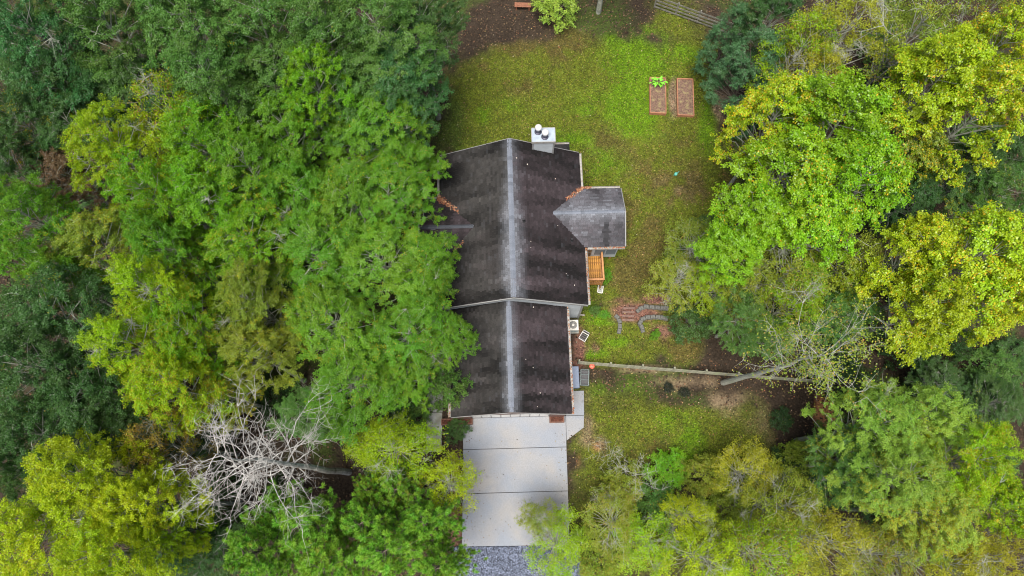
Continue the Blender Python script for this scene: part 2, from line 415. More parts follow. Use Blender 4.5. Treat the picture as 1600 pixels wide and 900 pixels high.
def make_ground():
    xs = np.concatenate([[-400,-200,-100,-65], np.arange(-45,45.01,0.25), [65,100,200,400]])
    ys = np.concatenate([[-400,-200,-90,-40,-18], np.arange(-9,43.01,0.25), [60,100,200,400]])
    X, Y = np.meshgrid(xs, ys)
    nx, ny = len(xs), len(ys)
    c, lw = ground_colour(X, Y)
    far = (np.abs(X)>44.9)|(Y>42.9)|(Y<-8.9); c[far] = np.array([0.045,0.045,0.018])
    Z = 0.10*(fnoise(X,Y,5,91)-0.5) + 0.04*(fnoise(X,Y,0.9,93)-0.5)
    drive = 1/(1+np.exp(-(np.maximum(np.abs(X-0.8)-5.2, np.maximum(Y-24, -14-Y)))*2))
    Z = Z*drive - 0.03
    V = np.stack([X,Y,Z],-1).reshape(-1,3)
    idx = np.arange(nx*ny).reshape(ny,nx)
    F = np.stack([idx[:-1,:-1],idx[:-1,1:],idx[1:,1:],idx[1:,:-1]],-1).reshape(-1,4)
    me = bpy.data.meshes.new('ground'); n = len(F)
    me.vertices.add(len(V)); me.loops.add(4*n); me.polygons.add(n)
    me.vertices.foreach_set('co', V.astype(np.float32).ravel())
    me.loops.foreach_set('vertex_index', F.astype(np.int32).ravel())
    me.polygons.foreach_set('loop_start', np.arange(0,4*n,4,dtype=np.int32)); me.polygons.foreach_set('loop_total', np.full(n,4,dtype=np.int32))
    at = me.color_attributes.new('tone','FLOAT_COLOR','POINT')
    at.data.foreach_set('color', np.concatenate([c.reshape(-1,3), np.ones((nx*ny,1))],1).astype(np.float32).ravel())
    me.update(calc_edges=True); me.materials.append(M['ground'])
    o = link('ground', me); tag(o, 'lawn, bare soil and leaf covered forest floor', kind='structure')
make_ground()

def blades(C, nrm_tilt, ln, wd, col, name, label, cat_kind='stuff', lift=0.02):
    n = len(C)
    yaw = rng.random(n)*2*math.pi
    tl = rng.normal(0, nrm_tilt, n); t2 = rng.normal(0, nrm_tilt, n)
    A = np.stack([np.cos(yaw), np.sin(yaw), tl],1); A /= np.linalg.norm(A,axis=1,keepdims=True)
    B = np.stack([-np.sin(yaw), np.cos(yaw), t2],1); B /= np.linalg.norm(B,axis=1,keepdims=True)
    l = (ln*(0.6+0.8*rng.random(n)))[:,None]; w = (wd*(0.6+0.8*rng.random(n)))[:,None]
    C = C.copy(); C[:,2] += lift + 0.5*np.abs(A[:,2:3]*l)[:,0]
    V = np.stack([C-A*l*0.5, C+B*w*0.5, C+A*l*0.5, C-B*w*0.5],1)
    me = quads_mesh(name, V, M['scatter'], np.concatenate([col, np.ones((n,1))],1))
    o = link(name, me); return tag(o, label, kind=cat_kind)

def on_house(x, y):
    c, sn_ = math.cos(R_(1.5)), math.sin(R_(1.5))
    lx, ly = x*c+y*sn_, -x*sn_+y*c
    return ((lx>-4.0)&(lx<4.85)&(ly>11.4)&(ly<22.0))|((lx>-3.4)&(lx<3.6)&(ly>4.5)&(ly<11.8))|((lx>4)&(lx<7.4)&(ly>15.5)&(ly<19.1))|((lx>-3.04)&(lx<3.5)&(ly>-2.8)&(ly<5))|((lx>3.4)&(lx<4.8)&(ly>4.15)&(ly<6.5))|((lx>-3.3)&(lx<3.8)&(ly<-2.9))
def scatter_ground():
    n = 150000
    x = rng.uniform(-6, 18, n); y = rng.uniform(-7, 39, n)
    c, lw = ground_colour(x, y)
    ok = (lw > 0.25+0.5*rng.random(n)) & ~on_house(x, y)
    x, y, c = x[ok], y[ok], c[ok]
    m = len(x)
    c = c*(0.4+1.5*rng.random(m)**1.4)[:,None]
    c[:,0] *= 0.85+0.4*rng.random(m); 
    blades(np.stack([x,y,np.zeros(m)],1), 0.45, 0.17, 0.055, c, 'grass', 'short weedy grass blades across the lawn', lift=0.0)
    n = 11000
    x = rng.uniform(-7, 20, n); y = rng.uniform(-7, 39, n)
    ok = ~on_house(x,y) & (rng.random(n) < 0.25+0.75*fnoise(x,y,4,55)); x, y = x[ok], y[ok]; m = len(x)
    pal = np.array([[0.30,0.20,0.09],[0.22,0.12,0.06],[0.32,0.25,0.09],[0.16,0.09,0.06],[0.30,0.11,0.06],[0.5,0.42,0.3]])
    c = pal[rng.choice(6, m, p=[.3,.24,.16,.16,.1,.04])]*(0.6+0.7*rng.random(m))[:,None]
    blades(np.stack([x,y,np.full(m,0.03)],1), 0.25, 0.085, 0.055, c, 'fallen_leaves', 'dry fallen leaves sprinkled over the yard', lift=0.01)
    n = 60000
    x = rng.uniform(-42, 42, n); y = rng.uniform(-8, 41, n)
    _, lw = ground_colour(x, y)
    ok = (lw<0.4) & ~on_house(x,y); x, y = x[ok], y[ok]; m = len(x)
    pal = np.array([[0.075,0.05,0.03],[0.05,0.034,0.024],[0.11,0.075,0.04],[0.035,0.026,0.018],[0.10,0.055,0.03]])
    c = pal[rng.choice(5, m)]*(0.5+0.8*rng.random(m))[:,None]
    blades(np.stack([x,y,np.full(m,0.02)],1), 0.3, 0.16, 0.11, c, 'leaf_litter', 'brown leaf litter on the forest floor', lift=0.01)
scatter_ground()
def drive_litter():
    n=200; r=np.random.default_rng(77)
    x=r.uniform(-3.0,4.7,n); y=np.where(r.random(n)<0.5,r.uniform(-2.8,4.6,n),r.normal(-1.5,1.5,n)); edge=r.random(n)<0.45
    x=np.where(edge,np.where(r.random(n)<0.6,-3.0+np.abs(r.normal(0,0.35,n)),3.4-np.abs(r.normal(0,0.3,n))),x)
    ok=(x<3.5)&(y<4.6)&(y>-2.9); x,y=x[ok],y[ok]; m=len(x)
    pal=np.array([[0.09,0.06,0.04],[0.16,0.10,0.05],[0.06,0.05,0.04],[0.22,0.17,0.07]])
    c=pal[r.choice(4,m)]*(0.6+0.7*r.random(m))[:,None]
    blades(np.stack([x,y,np.full(m,0.062)],1),0.2,0.075,0.05,c,'driveway_leaves','small dry leaves blown over the driveway concrete',lift=0.004)
drive_litter()

# ------------------------------------------------------------------ driveway, walk, gravel
HR = R_(1.5)                                     # the house is turned this much
def W(lx, ly): return (lx*math.cos(HR)-ly*math.sin(HR), lx*math.sin(HR)+ly*math.cos(HR))
drv = empty('driveway', (*W(0.2,1.0),0), HR); tag(drv, 'pale concrete driveway in front of the garage', kind='structure')
off = (-0.2,-1.0,0)
def poly_slab(pts):
    b = MB(); n = len(pts)
    cx = sum(p[0] for p in pts)/n; cy = sum(p[1] for p in pts)/n
    ins = [(x+(cx-x)*0.006, y+(cy-y)*0.006) for x,y in pts]
    vs = [(x,y,-0.12) for x,y in pts]+[(x,y,0.05) for x,y in pts]+[(x,y,0.06) for x,y in ins]
    fs = [tuple(range(2*n,3*n))]
    for i in range(n):
        j=(i+1)%n; fs += [(i,j,n+j,n+i),(n+i,n+j,2*n+j,2*n+i)]
    b.add(vs,fs); return b
for pts in [[(-3.06,2.985),(3.58,2.985),(3.62,4.95),(-3.06,4.95)],
            [(-3.10,0.275),(3.54,0.275),(3.575,2.955),(-3.06,2.955)],
            [(-3.17,-2.85),(3.48,-2.95),(3.535,0.245),(-3.10,0.245)],
            [(3.655,4.965),(4.83,4.965),(4.90,6.55),(3.86,6.55)],
            [(3.61,3.37),(4.76,4.17),(4.82,4.935),(3.645,4.935)]]:
    poly_slab(pts).build('slab', M['concrete'], drv, off)
walk = empty('walkway', (*W(-4.9,8),0), HR); tag(walk, 'narrow grey concrete walk beside the garage', kind='structure')
for i in range(7):
    y0 = 2.9+i*1.25
    MB().bevbox(-5.45+0.03*i, -4.45+0.03*i, y0, y0+1.22, -0.1, 0.05, 0.01).build('slab', M['path'], walk, (4.9,-8,0))

gx = [P(712,853)[0], P(1020,853)[0]]
def gravel():
    b = MB(); pts = [(-3.55,-2.92),(3.9,-2.98),(4.4,-5),(4.2,-30),(-4.2,-30),(-3.8,-5)]
    b.prism([W(*p) for p in pts], -0.08, 0.03)
    o = b.build('gravel_road', mat_solid('blue_grey_gravel', (0.12,0.14,0.19), 0.9, 0.5, 18, 1.0, stain=(0.16,0.15,0.17), stain_scale=2))
    tag(o, 'blue grey gravel road below the driveway', kind='structure')
    n = 26000
    x = rng.uniform(-3.7,4.2,n); y = rng.uniform(-8.0,-2.95,n)
    s = rng.uniform(0.02,0.055,n); yaw = rng.random(n)*6.283
    tone = np.array([0.165,0.19,0.265])*(0.25+1.3*rng.random(n)**1.5)[:,None]
    c, sn = np.cos(yaw), np.sin(yaw)
    tl = rng.normal(0,0.4,n)
    C = np.stack([x,y,0.04+rng.random(n)*0.02],1)
    A = np.stack([c,sn,tl],1)*s[:,None]; B = np.stack([-sn,c,rng.normal(0,0.4,n)],1)*(s*rng.uniform(0.5,1,n))[:,None]
    Z = np.array([0,0,1.0])*s[:,None]*0.5
    V = np.concatenate([np.stack([C-A-B,C+A-B,C+A*0.7+B*0.7+Z,C-A*0.7+B*0.7+Z],1), np.stack([C-A*.7+B*.7+Z,C+A*.7+B*.7+Z,C+A+B*1.3-Z,C-A+B*1.3-Z],1)])
    me = quads_mesh('gravel', V, M['scatter'], np.concatenate([np.concatenate([tone,tone]), np.ones((2*n,1))],1))
    tag(link('gravel', me), 'loose blue grey gravel stones', kind='stuff')
gravel()

# ------------------------------------------------------------------ house
HB = (0.3, 13.0, 0.0)
house = empty('house', (*W(HB[0],HB[1]),0), HR)
tag(house, 'single storey house with dark stained shingle roof and attached garage', 'house')
HO = (-HB[0],-HB[1],0)
def hp(mb, name, mat, parent=None, smooth=False):
    """a part (parent None) or sub-part of the house, given in the survey frame of the house"""
    if parent is None: return mb.build(name, mat, house, HO, smooth)
    return mb.build(name, mat, parent, (0,0,0), smooth)

def shingle_plane(mb, E0, E1, up, length, test, seed, tone, row=0.145, tab=0.30):
    """courses of tabs on the plane from eave E0-E1, going up by unit vector up"""
    r = random.Random(seed)
    E0 = Vector(E0); E1 = Vector(E1); u = (E1-E0); wl = u.length; u.normalize(); up = Vector(up).normalized()
    nrm = u.cross(up).normalized()
    if nrm.z < 0: nrm = -nrm
    rows = int(length/row)+1
    for j in range(rows):
        rowk = r.uniform(0.93,1.07)
        v0 = j*row; x = -r.random()*tab
        while x < wl:
            w = tab*r.choice((0.5,1,1,1)); x0, x1 = max(x,0), min(x+w-0.012, wl); x += w
            if x1-x0 < 0.04: continue
            v1 = min(v0+row+0.02, length)
            if v1-v0 < 0.03: continue
            c = E0+u*((x0+x1)/2)+up*((v0+v1)/2)
            if not test(c): continue
            h = 0.022+r.random()*0.016; dv = r.uniform(-0.008,0.008)
            a = E0+u*x0+up*(v0+dv); b = E0+u*x1+up*(v0+dv); cc = E0+u*x1+up*v1; d = E0+u*x0+up*v1
            t = tuple(q*rowk for q in tone(c, (v0/length), r))
            mb.add([a+nrm*h,b+nrm*h,cc+nrm*0.006,d+nrm*0.006,a-nrm*0.01,b-nrm*0.01], [(0,1,2,3),(4,5,1,0)], t)

def sn(x,y,s,seed): return float(fnoise(np.array([x]),np.array([y]),s,seed)[0])
DARKR = (0.028,0.021,0.024); DARKL = (0.025,0.0235,0.0225); PALE = (0.22,0.235,0.27)
def tone_fn(dark, side, grey, edge=0.80):
    def f(c, t, r):
        # algae stains run in streaks down the slope; the band near the ridge has stayed clean
        if side == 'x': st = sn(c.x*0.25, c.y, 0.9, 5); st2 = sn(c.x*0.5, c.y*1.2, 2.0, 8)
        else: st = sn(c.x, c.y*0.25, 0.9, 5); st2 = sn(c.x*1.2, c.y*0.5, 2.0, 8)
        k = max(0.0, (t-edge+0.22*(st2-0.5))/(1-edge))
        k = min(1, k)**1.9*0.62 + grey*(0.25+1.3*max(0,st-0.33)) + 0.45*max(0,st2-0.5)*max(0,st-0.45)*4*0.35
        if r.random() < 0.10+0.25*min(1,k): k += r.uniform(0.0,0.5)*(0.12+k)
        k = min(1,k)*r.uniform(0.7,1.1)
        v = (0.15+2.6*max(0,st-0.3))*r.uniform(0.75,1.32)
        br = 1+0.5*max(0,st2-0.55)
        return tuple((dark[i]*v*(br if i==0 else 1))*(1-k)+PALE[i]*k for i in range(3))
    return f

PITCH = 2.1/4.65
def gable_roof(name, xl, xr, y0, y1, ze, tests=(None,None), grey=0.0, th=0.16, edge=0.80, seed=1):
    """ridge along y; returns the roof part"""
    xc = (xl+xr)/2; half = (xr-xl)/2; zr = ze+half*PITCH
    b = MB()
    for x in (xl, xr):
        b.slab3([(x,y0,ze),(xc,y0,zr),(xc,y1,zr),(x,y1,ze)], (0,0,-th))
    roof = hp(b, 'roof', M['shingle_under'])
    s = MB(); ln = math.hypot(half, half*PITCH)
    shingle_plane(s, (xl,y0,ze+.004),(xl,y1,ze+.004),(half,0,half*PITCH), ln, tests[0] or (lambda c: True), seed, tone_fn(DARKL,'x',grey,edge))
    shingle_plane(s, (xr,y0,ze+.004),(xr,y1,ze+.004),(-half,0,half*PITCH), ln, tests[1] or (lambda c: True), seed+1, tone_fn(DARKR,'x',grey,edge-0.04))
    tag(hp(s, 'shingles', M['shingle'], roof), kind='stuff')
    return roof, xc, zr
M['shingle_under'] = mat_solid('roof_deck_felt', (0.03,0.025,0.025), 0.9, 0.3, 8, 0.1)
def ridge_caps(roof, p0, p1, width, pitch, n, lift, seed, alongx=False, tone=1.0):
    """the line of cap shingles over a ridge"""
    r = random.Random(seed); b = MB()
    for i in range(n):
        t0 = i/n; t1 = (i+1)/n+0.006
        a = Vector(p0).lerp(Vector(p1), t0); c = Vector(p0).lerp(Vector(p1), min(t1,1))
        h0 = lift+0.022; h1 = lift+0.010; w = width/2*r.uniform(0.96,1.04)
        k = r.uniform(0.9,1.1); col = (0.155*k*tone,0.172*k*tone,0.21*k*tone)
        if r.random()<0.08: col = tuple(q*0.75 for q in col)
        ax = (lambda q,s,h: (q.x,q.y+s*w,q.z+h-w*pitch)) if alongx else (lambda q,s,h: (q.x+s*w,q.y,q.z+h-w*pitch))
        vs = [ax(a,-1,h0),(a.x,a.y,a.z+h0),ax(a,1,h0),ax(c,1,h1),(c.x,c.y,c.z+h1),ax(c,-1,h1),
              (ax(a,-1,0)),(a.x,a.y,a.z),(ax(a,1,0))]
        fs = [(0,1,4,5),(1,2,3,4),(6,7,1,0),(7,8,2,1)]
        dark = (0.03,0.03,0.035)
        b.add(vs, fs, col)
        # side lips
        a0=ax(a,-1,h0); a1=ax(c,-1,h1); b0=ax(a,1,h0); b1=ax(c,1,h1)
        b.add([a0,a1,(a1[0],a1[1],a1[2]-lift-0.02),(a0[0],a0[1],a0[2]-lift-0.02)],[(0,1,2,3)],dark)
        b.add([b0,b1,(b1[0],b1[1],b1[2]-lift-0.02),(b0[0],b0[1],b0[2]-lift-0.02)],[(0,1,2,3)],dark)
    return hp(b, 'ridge_cap', M['ridge_cap'], roof)
def gutter(p0, p1, out, parent=None):
    """U channel along p0-p1, opening upward, lying outward of the eave by vector out"""
    p0=Vector(p0); p1=Vector(p1); o=Vector(out).normalized(); b=MB(); d=(p1-p0).normalized()
    w=0.15; h=0.12; t=0.012; up=Vector((0,0,1))
    prof=[(0,0),(0,-h),(w,-h),(w,0.01),(w-t,0.01),(w-t,-h+t),(t,-h+t),(t,0)]
    n=len(prof)
    vs=[p0+o*x+up*z for x,z in prof]+[p1+o*x+up*z for x,z in prof]
    b.add(vs,[(i,(i+1)%n,n+(i+1)%n,n+i) for i in range(n)]+[(0,1,6,7),(1,2,5,6),(2,3,4,5),(n,n+7,n+6,n+1),(n+1,n+6,n+5,n+2),(n+2,n+5,n+4,n+3)])
    return hp(b,'gutter',M['gutter'],parent)
def rake(pts, parent, d=0.05, h=0.2):
    """a barge board following pts (3-D polyline in a plane of constant y or x), thickness vector d"""
    b=MB()
    for a,c in zip(pts[:-1],pts[1:]):
        b.slab3([a,c,(c[0],c[1],c[2]-h),(a[0],a[1],a[2]-h)], d)
    return hp(b,'rake_board',M['trim'],parent)

# footprint numbers
MX0,MX1,MY0,MY1,MZ = -4.28,5.08,11.42,22.02,3.70
GX0,GX1,GY0,GZ = -3.60,3.78,4.74,3.00
mc=(MX0+MX1)/2; mr_z = MZ+(MX1-MX0)/2*PITCH
RWY0,RWY1,RWX1 = 15.25,19.35,7.68; rwc=(RWY0+RWY1)/2; rwz=MZ+(RWY1-RWY0)/2*PITCH
LWY0,LWY1,LWX0 = 14.05,18.90,-5.45; lwc=(LWY0+LWY1)/2; lwz=MZ-0.05+(LWY1-LWY0)/2*PITCH
# roofs: shingles are left out where a wing roof covers them
def right_test(c):
    zz = MZ+((RWY1-RWY0)/2-abs(c.y-rwc))*PITCH
    return not (RWY0<c.y<RWY1 and c.z < zz-0.03)
def left_test(c):
    zz = MZ-0.05+((LWY1-LWY0)/2-abs(c.y-lwc))*PITCH
    return not (LWY0<c.y<LWY1 and c.z < zz-0.03)
mroof,_,_ = gable_roof('roof',MX0,MX1,MY0,MY1,MZ,(left_test,right_test),0.0,seed=3)
mroof['label']='long dark main roof stained brown with pale ridge'
ridge_caps(mroof,(mc,MY0+1.15,mr_z),(mc,MY1-0.75,mr_z),0.32,PITCH,34,0.045,4)
ridge_caps(mroof,(mc,MY0+0.01,mr_z),(mc,MY0+1.14,mr_z),0.30,PITCH,4,0.01,5)
ridge_caps(mroof,(mc,MY1-0.74,mr_z),(mc,MY1-0.01,mr_z),0.30,PITCH,3,0.01,6)
rake([(MX0,MY0-0.03,MZ-0.01),(mc,MY0-0.03,mr_z-0.01),(MX1,MY0-0.03,MZ-0.01)],mroof,(0,-0.05,0),0.19)
rake([(MX0,MY1+0.03,MZ-0.01),(mc,MY1+0.03,mr_z-0.01),(MX1,MY1+0.03,MZ-0.01)],mroof,(0,0.03,0),0.19)
groof,gc,gz = gable_roof('roof',GX0,GX1,GY0,MY0+0.2,GZ,seed=23)
groof['label']='dark garage roof with pale ridge strip'
ridge_caps(groof,(gc,GY0+0.30,gz),(gc,MY0-0.25,gz),0.32,PITCH,22,0.045,24)
ridge_caps(groof,(gc,GY0+0.01,gz),(gc,GY0+0.29,gz),0.30,PITCH,1,0.01,25)
ridge_caps(groof,(gc,MY0-0.24,gz),(gc,MY0+0.15,gz),0.30,PITCH,1,0.01,26)
rake([(GX0,GY0-0.03,GZ-0.01),(gc,GY0-0.03,gz-0.01),(GX1,GY0-0.03,GZ-0.01)],groof,(0,-0.03,0),0.12)
def wing_roof(y0,y1,xe,xm,ze,sign,test,grey,label,seed):
    """ridge along x, from outer end xe into the main roof at xm"""
    yc=(y0+y1)/2; half=(y1-y0)/2; zr=ze+half*PITCH
    a,c=(xm,xe) if sign>0 else (xe,xm)
    b=MB()
    # the slab dies into the main roof along the valleys
    def main_x(z): return (MX1-(z-MZ)/PITCH) if sign>0 else (MX0+(z-MZ)/PITCH)
    for y in (y0,y1):
        b.slab3([(main_x(ze)-sign*0.25,y,ze),(xe,y,ze),(xe,yc,zr),(main_x(zr)-sign*0.25,yc,zr)],(0,0,-0.15))
    roof=hp(b,'roof',M['shingle_under']); roof['label']=label
    s=MB(); ln=math.hypot(half,half*PITCH)
    def tst(p):
        mz = MZ+((MX1-p.x) if sign>0 else (p.x-MX0))*PITCH
        return p.z > mz-0.03 and test(p)
    for i,(y,dy) in enumerate(((y0,1),(y1,-1))):
        shingle_plane(s,(a,y,ze+.004),(c,y,ze+.004),(0,dy*half,half*PITCH),ln,tst,seed+i,tone_fn(DARKR,'y',grey*(1.15 if dy>0 else 1.4),0.50 if sign>0 else 0.97))
    tag(hp(s,'shingles',M['shingle'],roof),kind='stuff')
    xa=main_x(zr)+sign*0.05
    ridge_caps(roof,(xa,yc,zr),(xe-sign*0.05,yc,zr),0.24,PITCH,int(abs(xe-xa)/0.25),0.02,seed+5,True,0.3 if sign<0 else 0.95)
    rake([(xe+sign*0.03,y0,ze-0.01),(xe+sign*0.03,yc,zr-0.01),(xe+sign*0.03,y1,ze-0.01)],roof,(sign*0.05,0,0),0.19)
    return roof
rroof=wing_roof(RWY0,RWY1,RWX1,2.7,MZ,1,lambda p:True,0.30,'greyer roof of the porch wing on the lawn side',41)
lroof=wing_roof(LWY0,LWY1,LWX0,-1.6,MZ-0.05,-1,lambda p:True,0.0,'dark roof of the entry wing under the trees',51)
# gutters
gutter((MX1+.01,RWY1+0.05,MZ-0.01),(MX1+.01,MY1,MZ-0.01),(1,0,0),mroof)
gutter((MX1+.01,MY0,MZ-0.01),(MX1+.01,RWY0-0.17,MZ-0.01),(1,0,0),mroof)
gutter((MX0-.01,LWY1+0.17,MZ-0.01),(MX0-.01,MY1,MZ-0.01),(-1,0,0),mroof)
gutter((MX0-.01,MY0,MZ-0.01),(MX0-.01,LWY0-0.17,MZ-0.01),(-1,0,0),mroof)
gutter((GX1+.01,GY0,GZ-0.01),(GX1+.01,MY0-0.06,GZ-0.01),(1,0,0),groof)
gutter((GX0-.01,GY0,GZ-0.01),(GX0-.01,MY0-0.06,GZ-0.01),(-1,0,0),groof)
gutter((MX1+0.2,RWY1+.01,MZ-0.01),(RWX1,RWY1+.01,MZ-0.01),(0,1,0),rroof)
gutter((MX1+0.2,RWY0-.01,MZ-0.01),(RWX1,RWY0-.01,MZ-0.01),(0,-1,0),rroof)
gutter((LWX0,LWY1+.01,MZ-0.06),(MX0-0.2,LWY1+.01,MZ-0.06),(0,1,0),lroof)
gutter((LWX0,LWY0-.01,MZ-0.06),(MX0-0.2,LWY0-.01,MZ-0.06),(0,-1,0),lroof)
# vent pipes and boots
def vent(x,y):
    z=MZ+(MX1-x)*PITCH
    hp(MB().lathe(x,y,[(0.12,z-0.06),(0.12,z+0.03),(0.07,z+0.10),(0.055,z+0.32)],10),'vent_pipe',M['vent_pipe'],mroof)
for px,py in ((818,350),(888,427),(895,368)):
    w=P(px,py,5.0); vent(w[0]*math.cos(HR)+w[1]*math.sin(HR), -w[0]*math.sin(HR)+w[1]*math.cos(HR))
# walls
def lap_wall(mb, a, b, z0, z1, nrm, lap=0.18, top=None):
    """lapped siding boards between plan points a and b; top(t) gives the height where boards stop"""
    a=Vector((*a,0)); b=Vector((*b,0)); n=Vector((*nrm,0)); z=z0
    while z<z1-0.01:
        zz=min(z+lap,z1)
        mb.add([a+n*0.022+Vector((0,0,z)),b+n*0.022+Vector((0,0,z)),b+n*0.004+Vector((0,0,zz)),a+n*0.004+Vector((0,0,zz)),
                a+Vector((0,0,z)),b+Vector((0,0,z))],[(0,1,2,3),(4,5,1,0)])
        z=zz
wx0,wx1,wy0,wy1 = MX0+0.42,MX1-0.30,MY0+0.10,MY1-0.12
w=MB()
w.box(wx0,wx1,wy0,wy1,0,MZ-0.17)
for y in (wy0,wy1):
    w.slab3([(wx0,y,MZ-0.17),(wx1,y,MZ-0.17),(mc,y,mr_z-0.33)],(0,0.1 if y==wy0 else -0.1,0))
lap_wall(w,(wx0,wy0),(wx1,wy0),0.3,MZ-0.2,(0,-1)); lap_wall(w,(wx1,wy0),(wx1,wy1),0.3,MZ-0.2,(1,0))
lap_wall(w,(wx0,wy1),(wx1,wy1),0.3,MZ-0.2,(0,1)); lap_wall(w,(wx0,wy0),(wx0,wy1),0.3,MZ-0.2,(-1,0))
wall=hp(w,'wall',M['siding'])
for x,y in ((wx0,wy0),(wx1,wy0),(wx1,wy1),(wx0,wy1)): hp(MB().box(x-0.06,x+0.06,y-0.06,y+0.06,0.02,MZ-0.2),'corner_trim',M['trim'],wall)
w=MB(); w.box(wx1+0.001,RWX1-0.25,RWY0+0.28,RWY1-0.28,0.9,MZ-0.17)
w.slab3([(RWX1-0.25,RWY0+0.28,MZ-0.17),(RWX1-0.25,RWY1-0.28,MZ-0.17),(RWX1-0.25,rwc,rwz-0.30)],(-0.1,0,0))
lap_wall(w,(RWX1-0.25,RWY0+0.28),(RWX1-0.25,RWY1-0.28),0.95,MZ-0.2,(1,0))
pw=hp(w,'wall',M['siding']); pw['label']='pale wall of the raised porch wing'
for x0,x1 in ((5.95,6.62),(6.72,7.36)): hp(MB().box(x0,x1,RWY0+0.25,RWY0+0.279,1.5,3.3),'screen_panel',M['screen'],pw)
fr=hp(MB().box(4.95,5.75,RWY0+0.25,RWY0+0.279,1.2,3.25),'door',M['glass'])
b=MB()
for x in (4.93,5.33,5.73): b.box(x-0.02,x+0.02,RWY0+0.235,RWY0+0.249,1.2,3.25)
for z in (1.2,1.9,2.55,3.24): b.box(4.95,5.71,RWY0+0.238,RWY0+0.248,z-0.02,z+0.02)
hp(b,'door_frame',M['trim'],fr)
for x,y in ((7.2,15.75),(7.2,18.85),(5.6,15.75)): hp(MB().box(x-0.07,x+0.07,y-0.07,y+0.07,0,0.9),'pier',M['rail'])
w=MB(); w.box(LWX0+0.35,wx0-0.001,LWY0+0.35,LWY1-0.35,0,MZ-0.22)
w.slab3([(LWX0+0.35,LWY0+0.35,MZ-0.22),(LWX0+0.35,LWY1-0.35,MZ-0.22),(LWX0+0.35,lwc,lwz-0.34)],(0.1,0,0))
hp(w,'wall',M['brick'])['label']='brick wall of the entry wing'
# garage walls: brick beside the door, siding in the gable
gy=GY0+0.13
w=MB(); w.box(GX0+0.28,GX0+0.40,gy,MY0+0.1,0,GZ-0.17); w.box(GX1-0.40,GX1-0.28,gy,MY0+0.1,0,GZ-0.17)
w.box(GX0+0.401,-2.47,gy,gy+0.22,0,GZ-0.17); w.box(2.55,GX1-0.401,gy,gy+0.22,0,GZ-0.17); w.box(-2.469,2.549,gy+0.002,gy+0.22,2.25,GZ-0.17)
w.slab3([(GX0+0.28,gy,GZ-0.169),(GX1-0.28,gy,GZ-0.169),(gc,gy,gz-0.30)],(0,0.1,0))
gw=hp(w,'wall',M['brick']); gw['label']='dark red brick garage wall beside the door'
gd=hp(MB().box(-2.47,2.55,gy+0.10,gy+0.15,0.06,2.249),'garage_door',M['trim'])
for i in range(4):
    for k in range(8):
        x0=-2.42+k*0.62; z0=0.10+i*0.54
        hp(MB().bevbox(x0,x0+0.56,0,0.46,0,0.012,0.012),'door_panel',M['white_pl'],gd).matrix_local=Matrix.Translation((0,gy+0.099,z0))@Matrix.Rotation(R_(90),4,'X')
# chimney
cx0,cx1,cy0,cy1=1.83,3.33,21.52,22.51
b=MB(); b.box(cx0+0.08,cx1-0.08,cy0+0.07,cy1-0.07,0,6.05)
lap_wall(b,(cx0+0.08,cy0+0.07),(cx1-0.08,cy0+0.07),4.2,6.0,(0,-1),0.16); lap_wall(b,(cx1-0.08,cy0+0.07),(cx1-0.08,cy1-0.07),2,6.0,(1,0),0.16); lap_wall(b,(cx0+0.08,cy0+0.07),(cx0+0.08,cy1-0.07),2,6.0,(-1,0),0.16)
ch=hp(b,'chimney',M['siding'])
for x in (cx0+0.08,cx1-0.08): hp(MB().box(x-0.05,x+0.05,cy0+0.035,cy0+0.14,4.2,6.02),'corner_trim',M['trim'],ch)
b=MB(); b.bevbox(cx0,cx1,cy0,cy1,6.05,6.2,0.015); hp(b,'chimney_cap',M['metal_pan'],ch)
b=MB()
for x0,x1,y0,y1 in ((cx0,cx1,cy0-0.02,cy0+0.01),(cx0,cx1,cy1-0.01,cy1+0.02),(cx0-0.02,cx0+0.01,cy0,cy1),(cx1-0.01,cx1+0.02,cy0,cy1)): b.box(x0,x1,y0,y1,6.02,6.235)
hp(b,'cap_edge',M['gutter'],ch)
for x,y in ((cx0+0.42,cy0+0.72),(cx0+0.84,cy0+0.36)):
    hp(MB().lathe(x,y,[(0.24,6.202),(0.22,6.25),(0.15,6.27),(0.15,6.62)],16),'flue',M['flue'],ch)
    hp(MB().lathe(x,y,[(0.17,6.63),(0.215,6.65),(0.215,6.80),(0.17,6.86),(0.05,6.89)],18,),'flue_cap',M['flue_cap'],ch,True)
# hearth bump-out beside the chimney with its own little roof
b=MB(); b.slab3([(3.40,22.05,3.42),(4.52,22.05,3.42),(4.52,23.0,3.12),(3.40,23.0,3.12)],(0,0,-0.12))
br=hp(b,'roof',M['shingle_under']); br['label']='small shed roof behind the chimney'
s=MB(); shingle_plane(s,(3.32,23.0,3.125),(4.52,23.0,3.125),(0,-0.95,0.30),0.99,lambda p:True,77,tone_fn(DARKL,'y',0.05,0.95)); tag(hp(s,'shingles',M['shingle'],br),kind='stuff')
gutter((3.30,23.01,3.11),(4.54,23.01,3.11),(0,1,0),br)
hp(MB().box(3.42,4.35,wy1+0.03,22.85,0,2.98),'wall',M['siding'])
# downspout on the lawn corner
hp(MB().tube([(MX1+0.09,MY0+0.25,MZ-0.13),(MX1-0.20,MY0+0.25,MZ-0.5),(MX1-0.20,MY0+0.25,0.25),(MX1+0.15,MY0+0.25,0.1)],0.05,6),'downspout',M['gutter'])
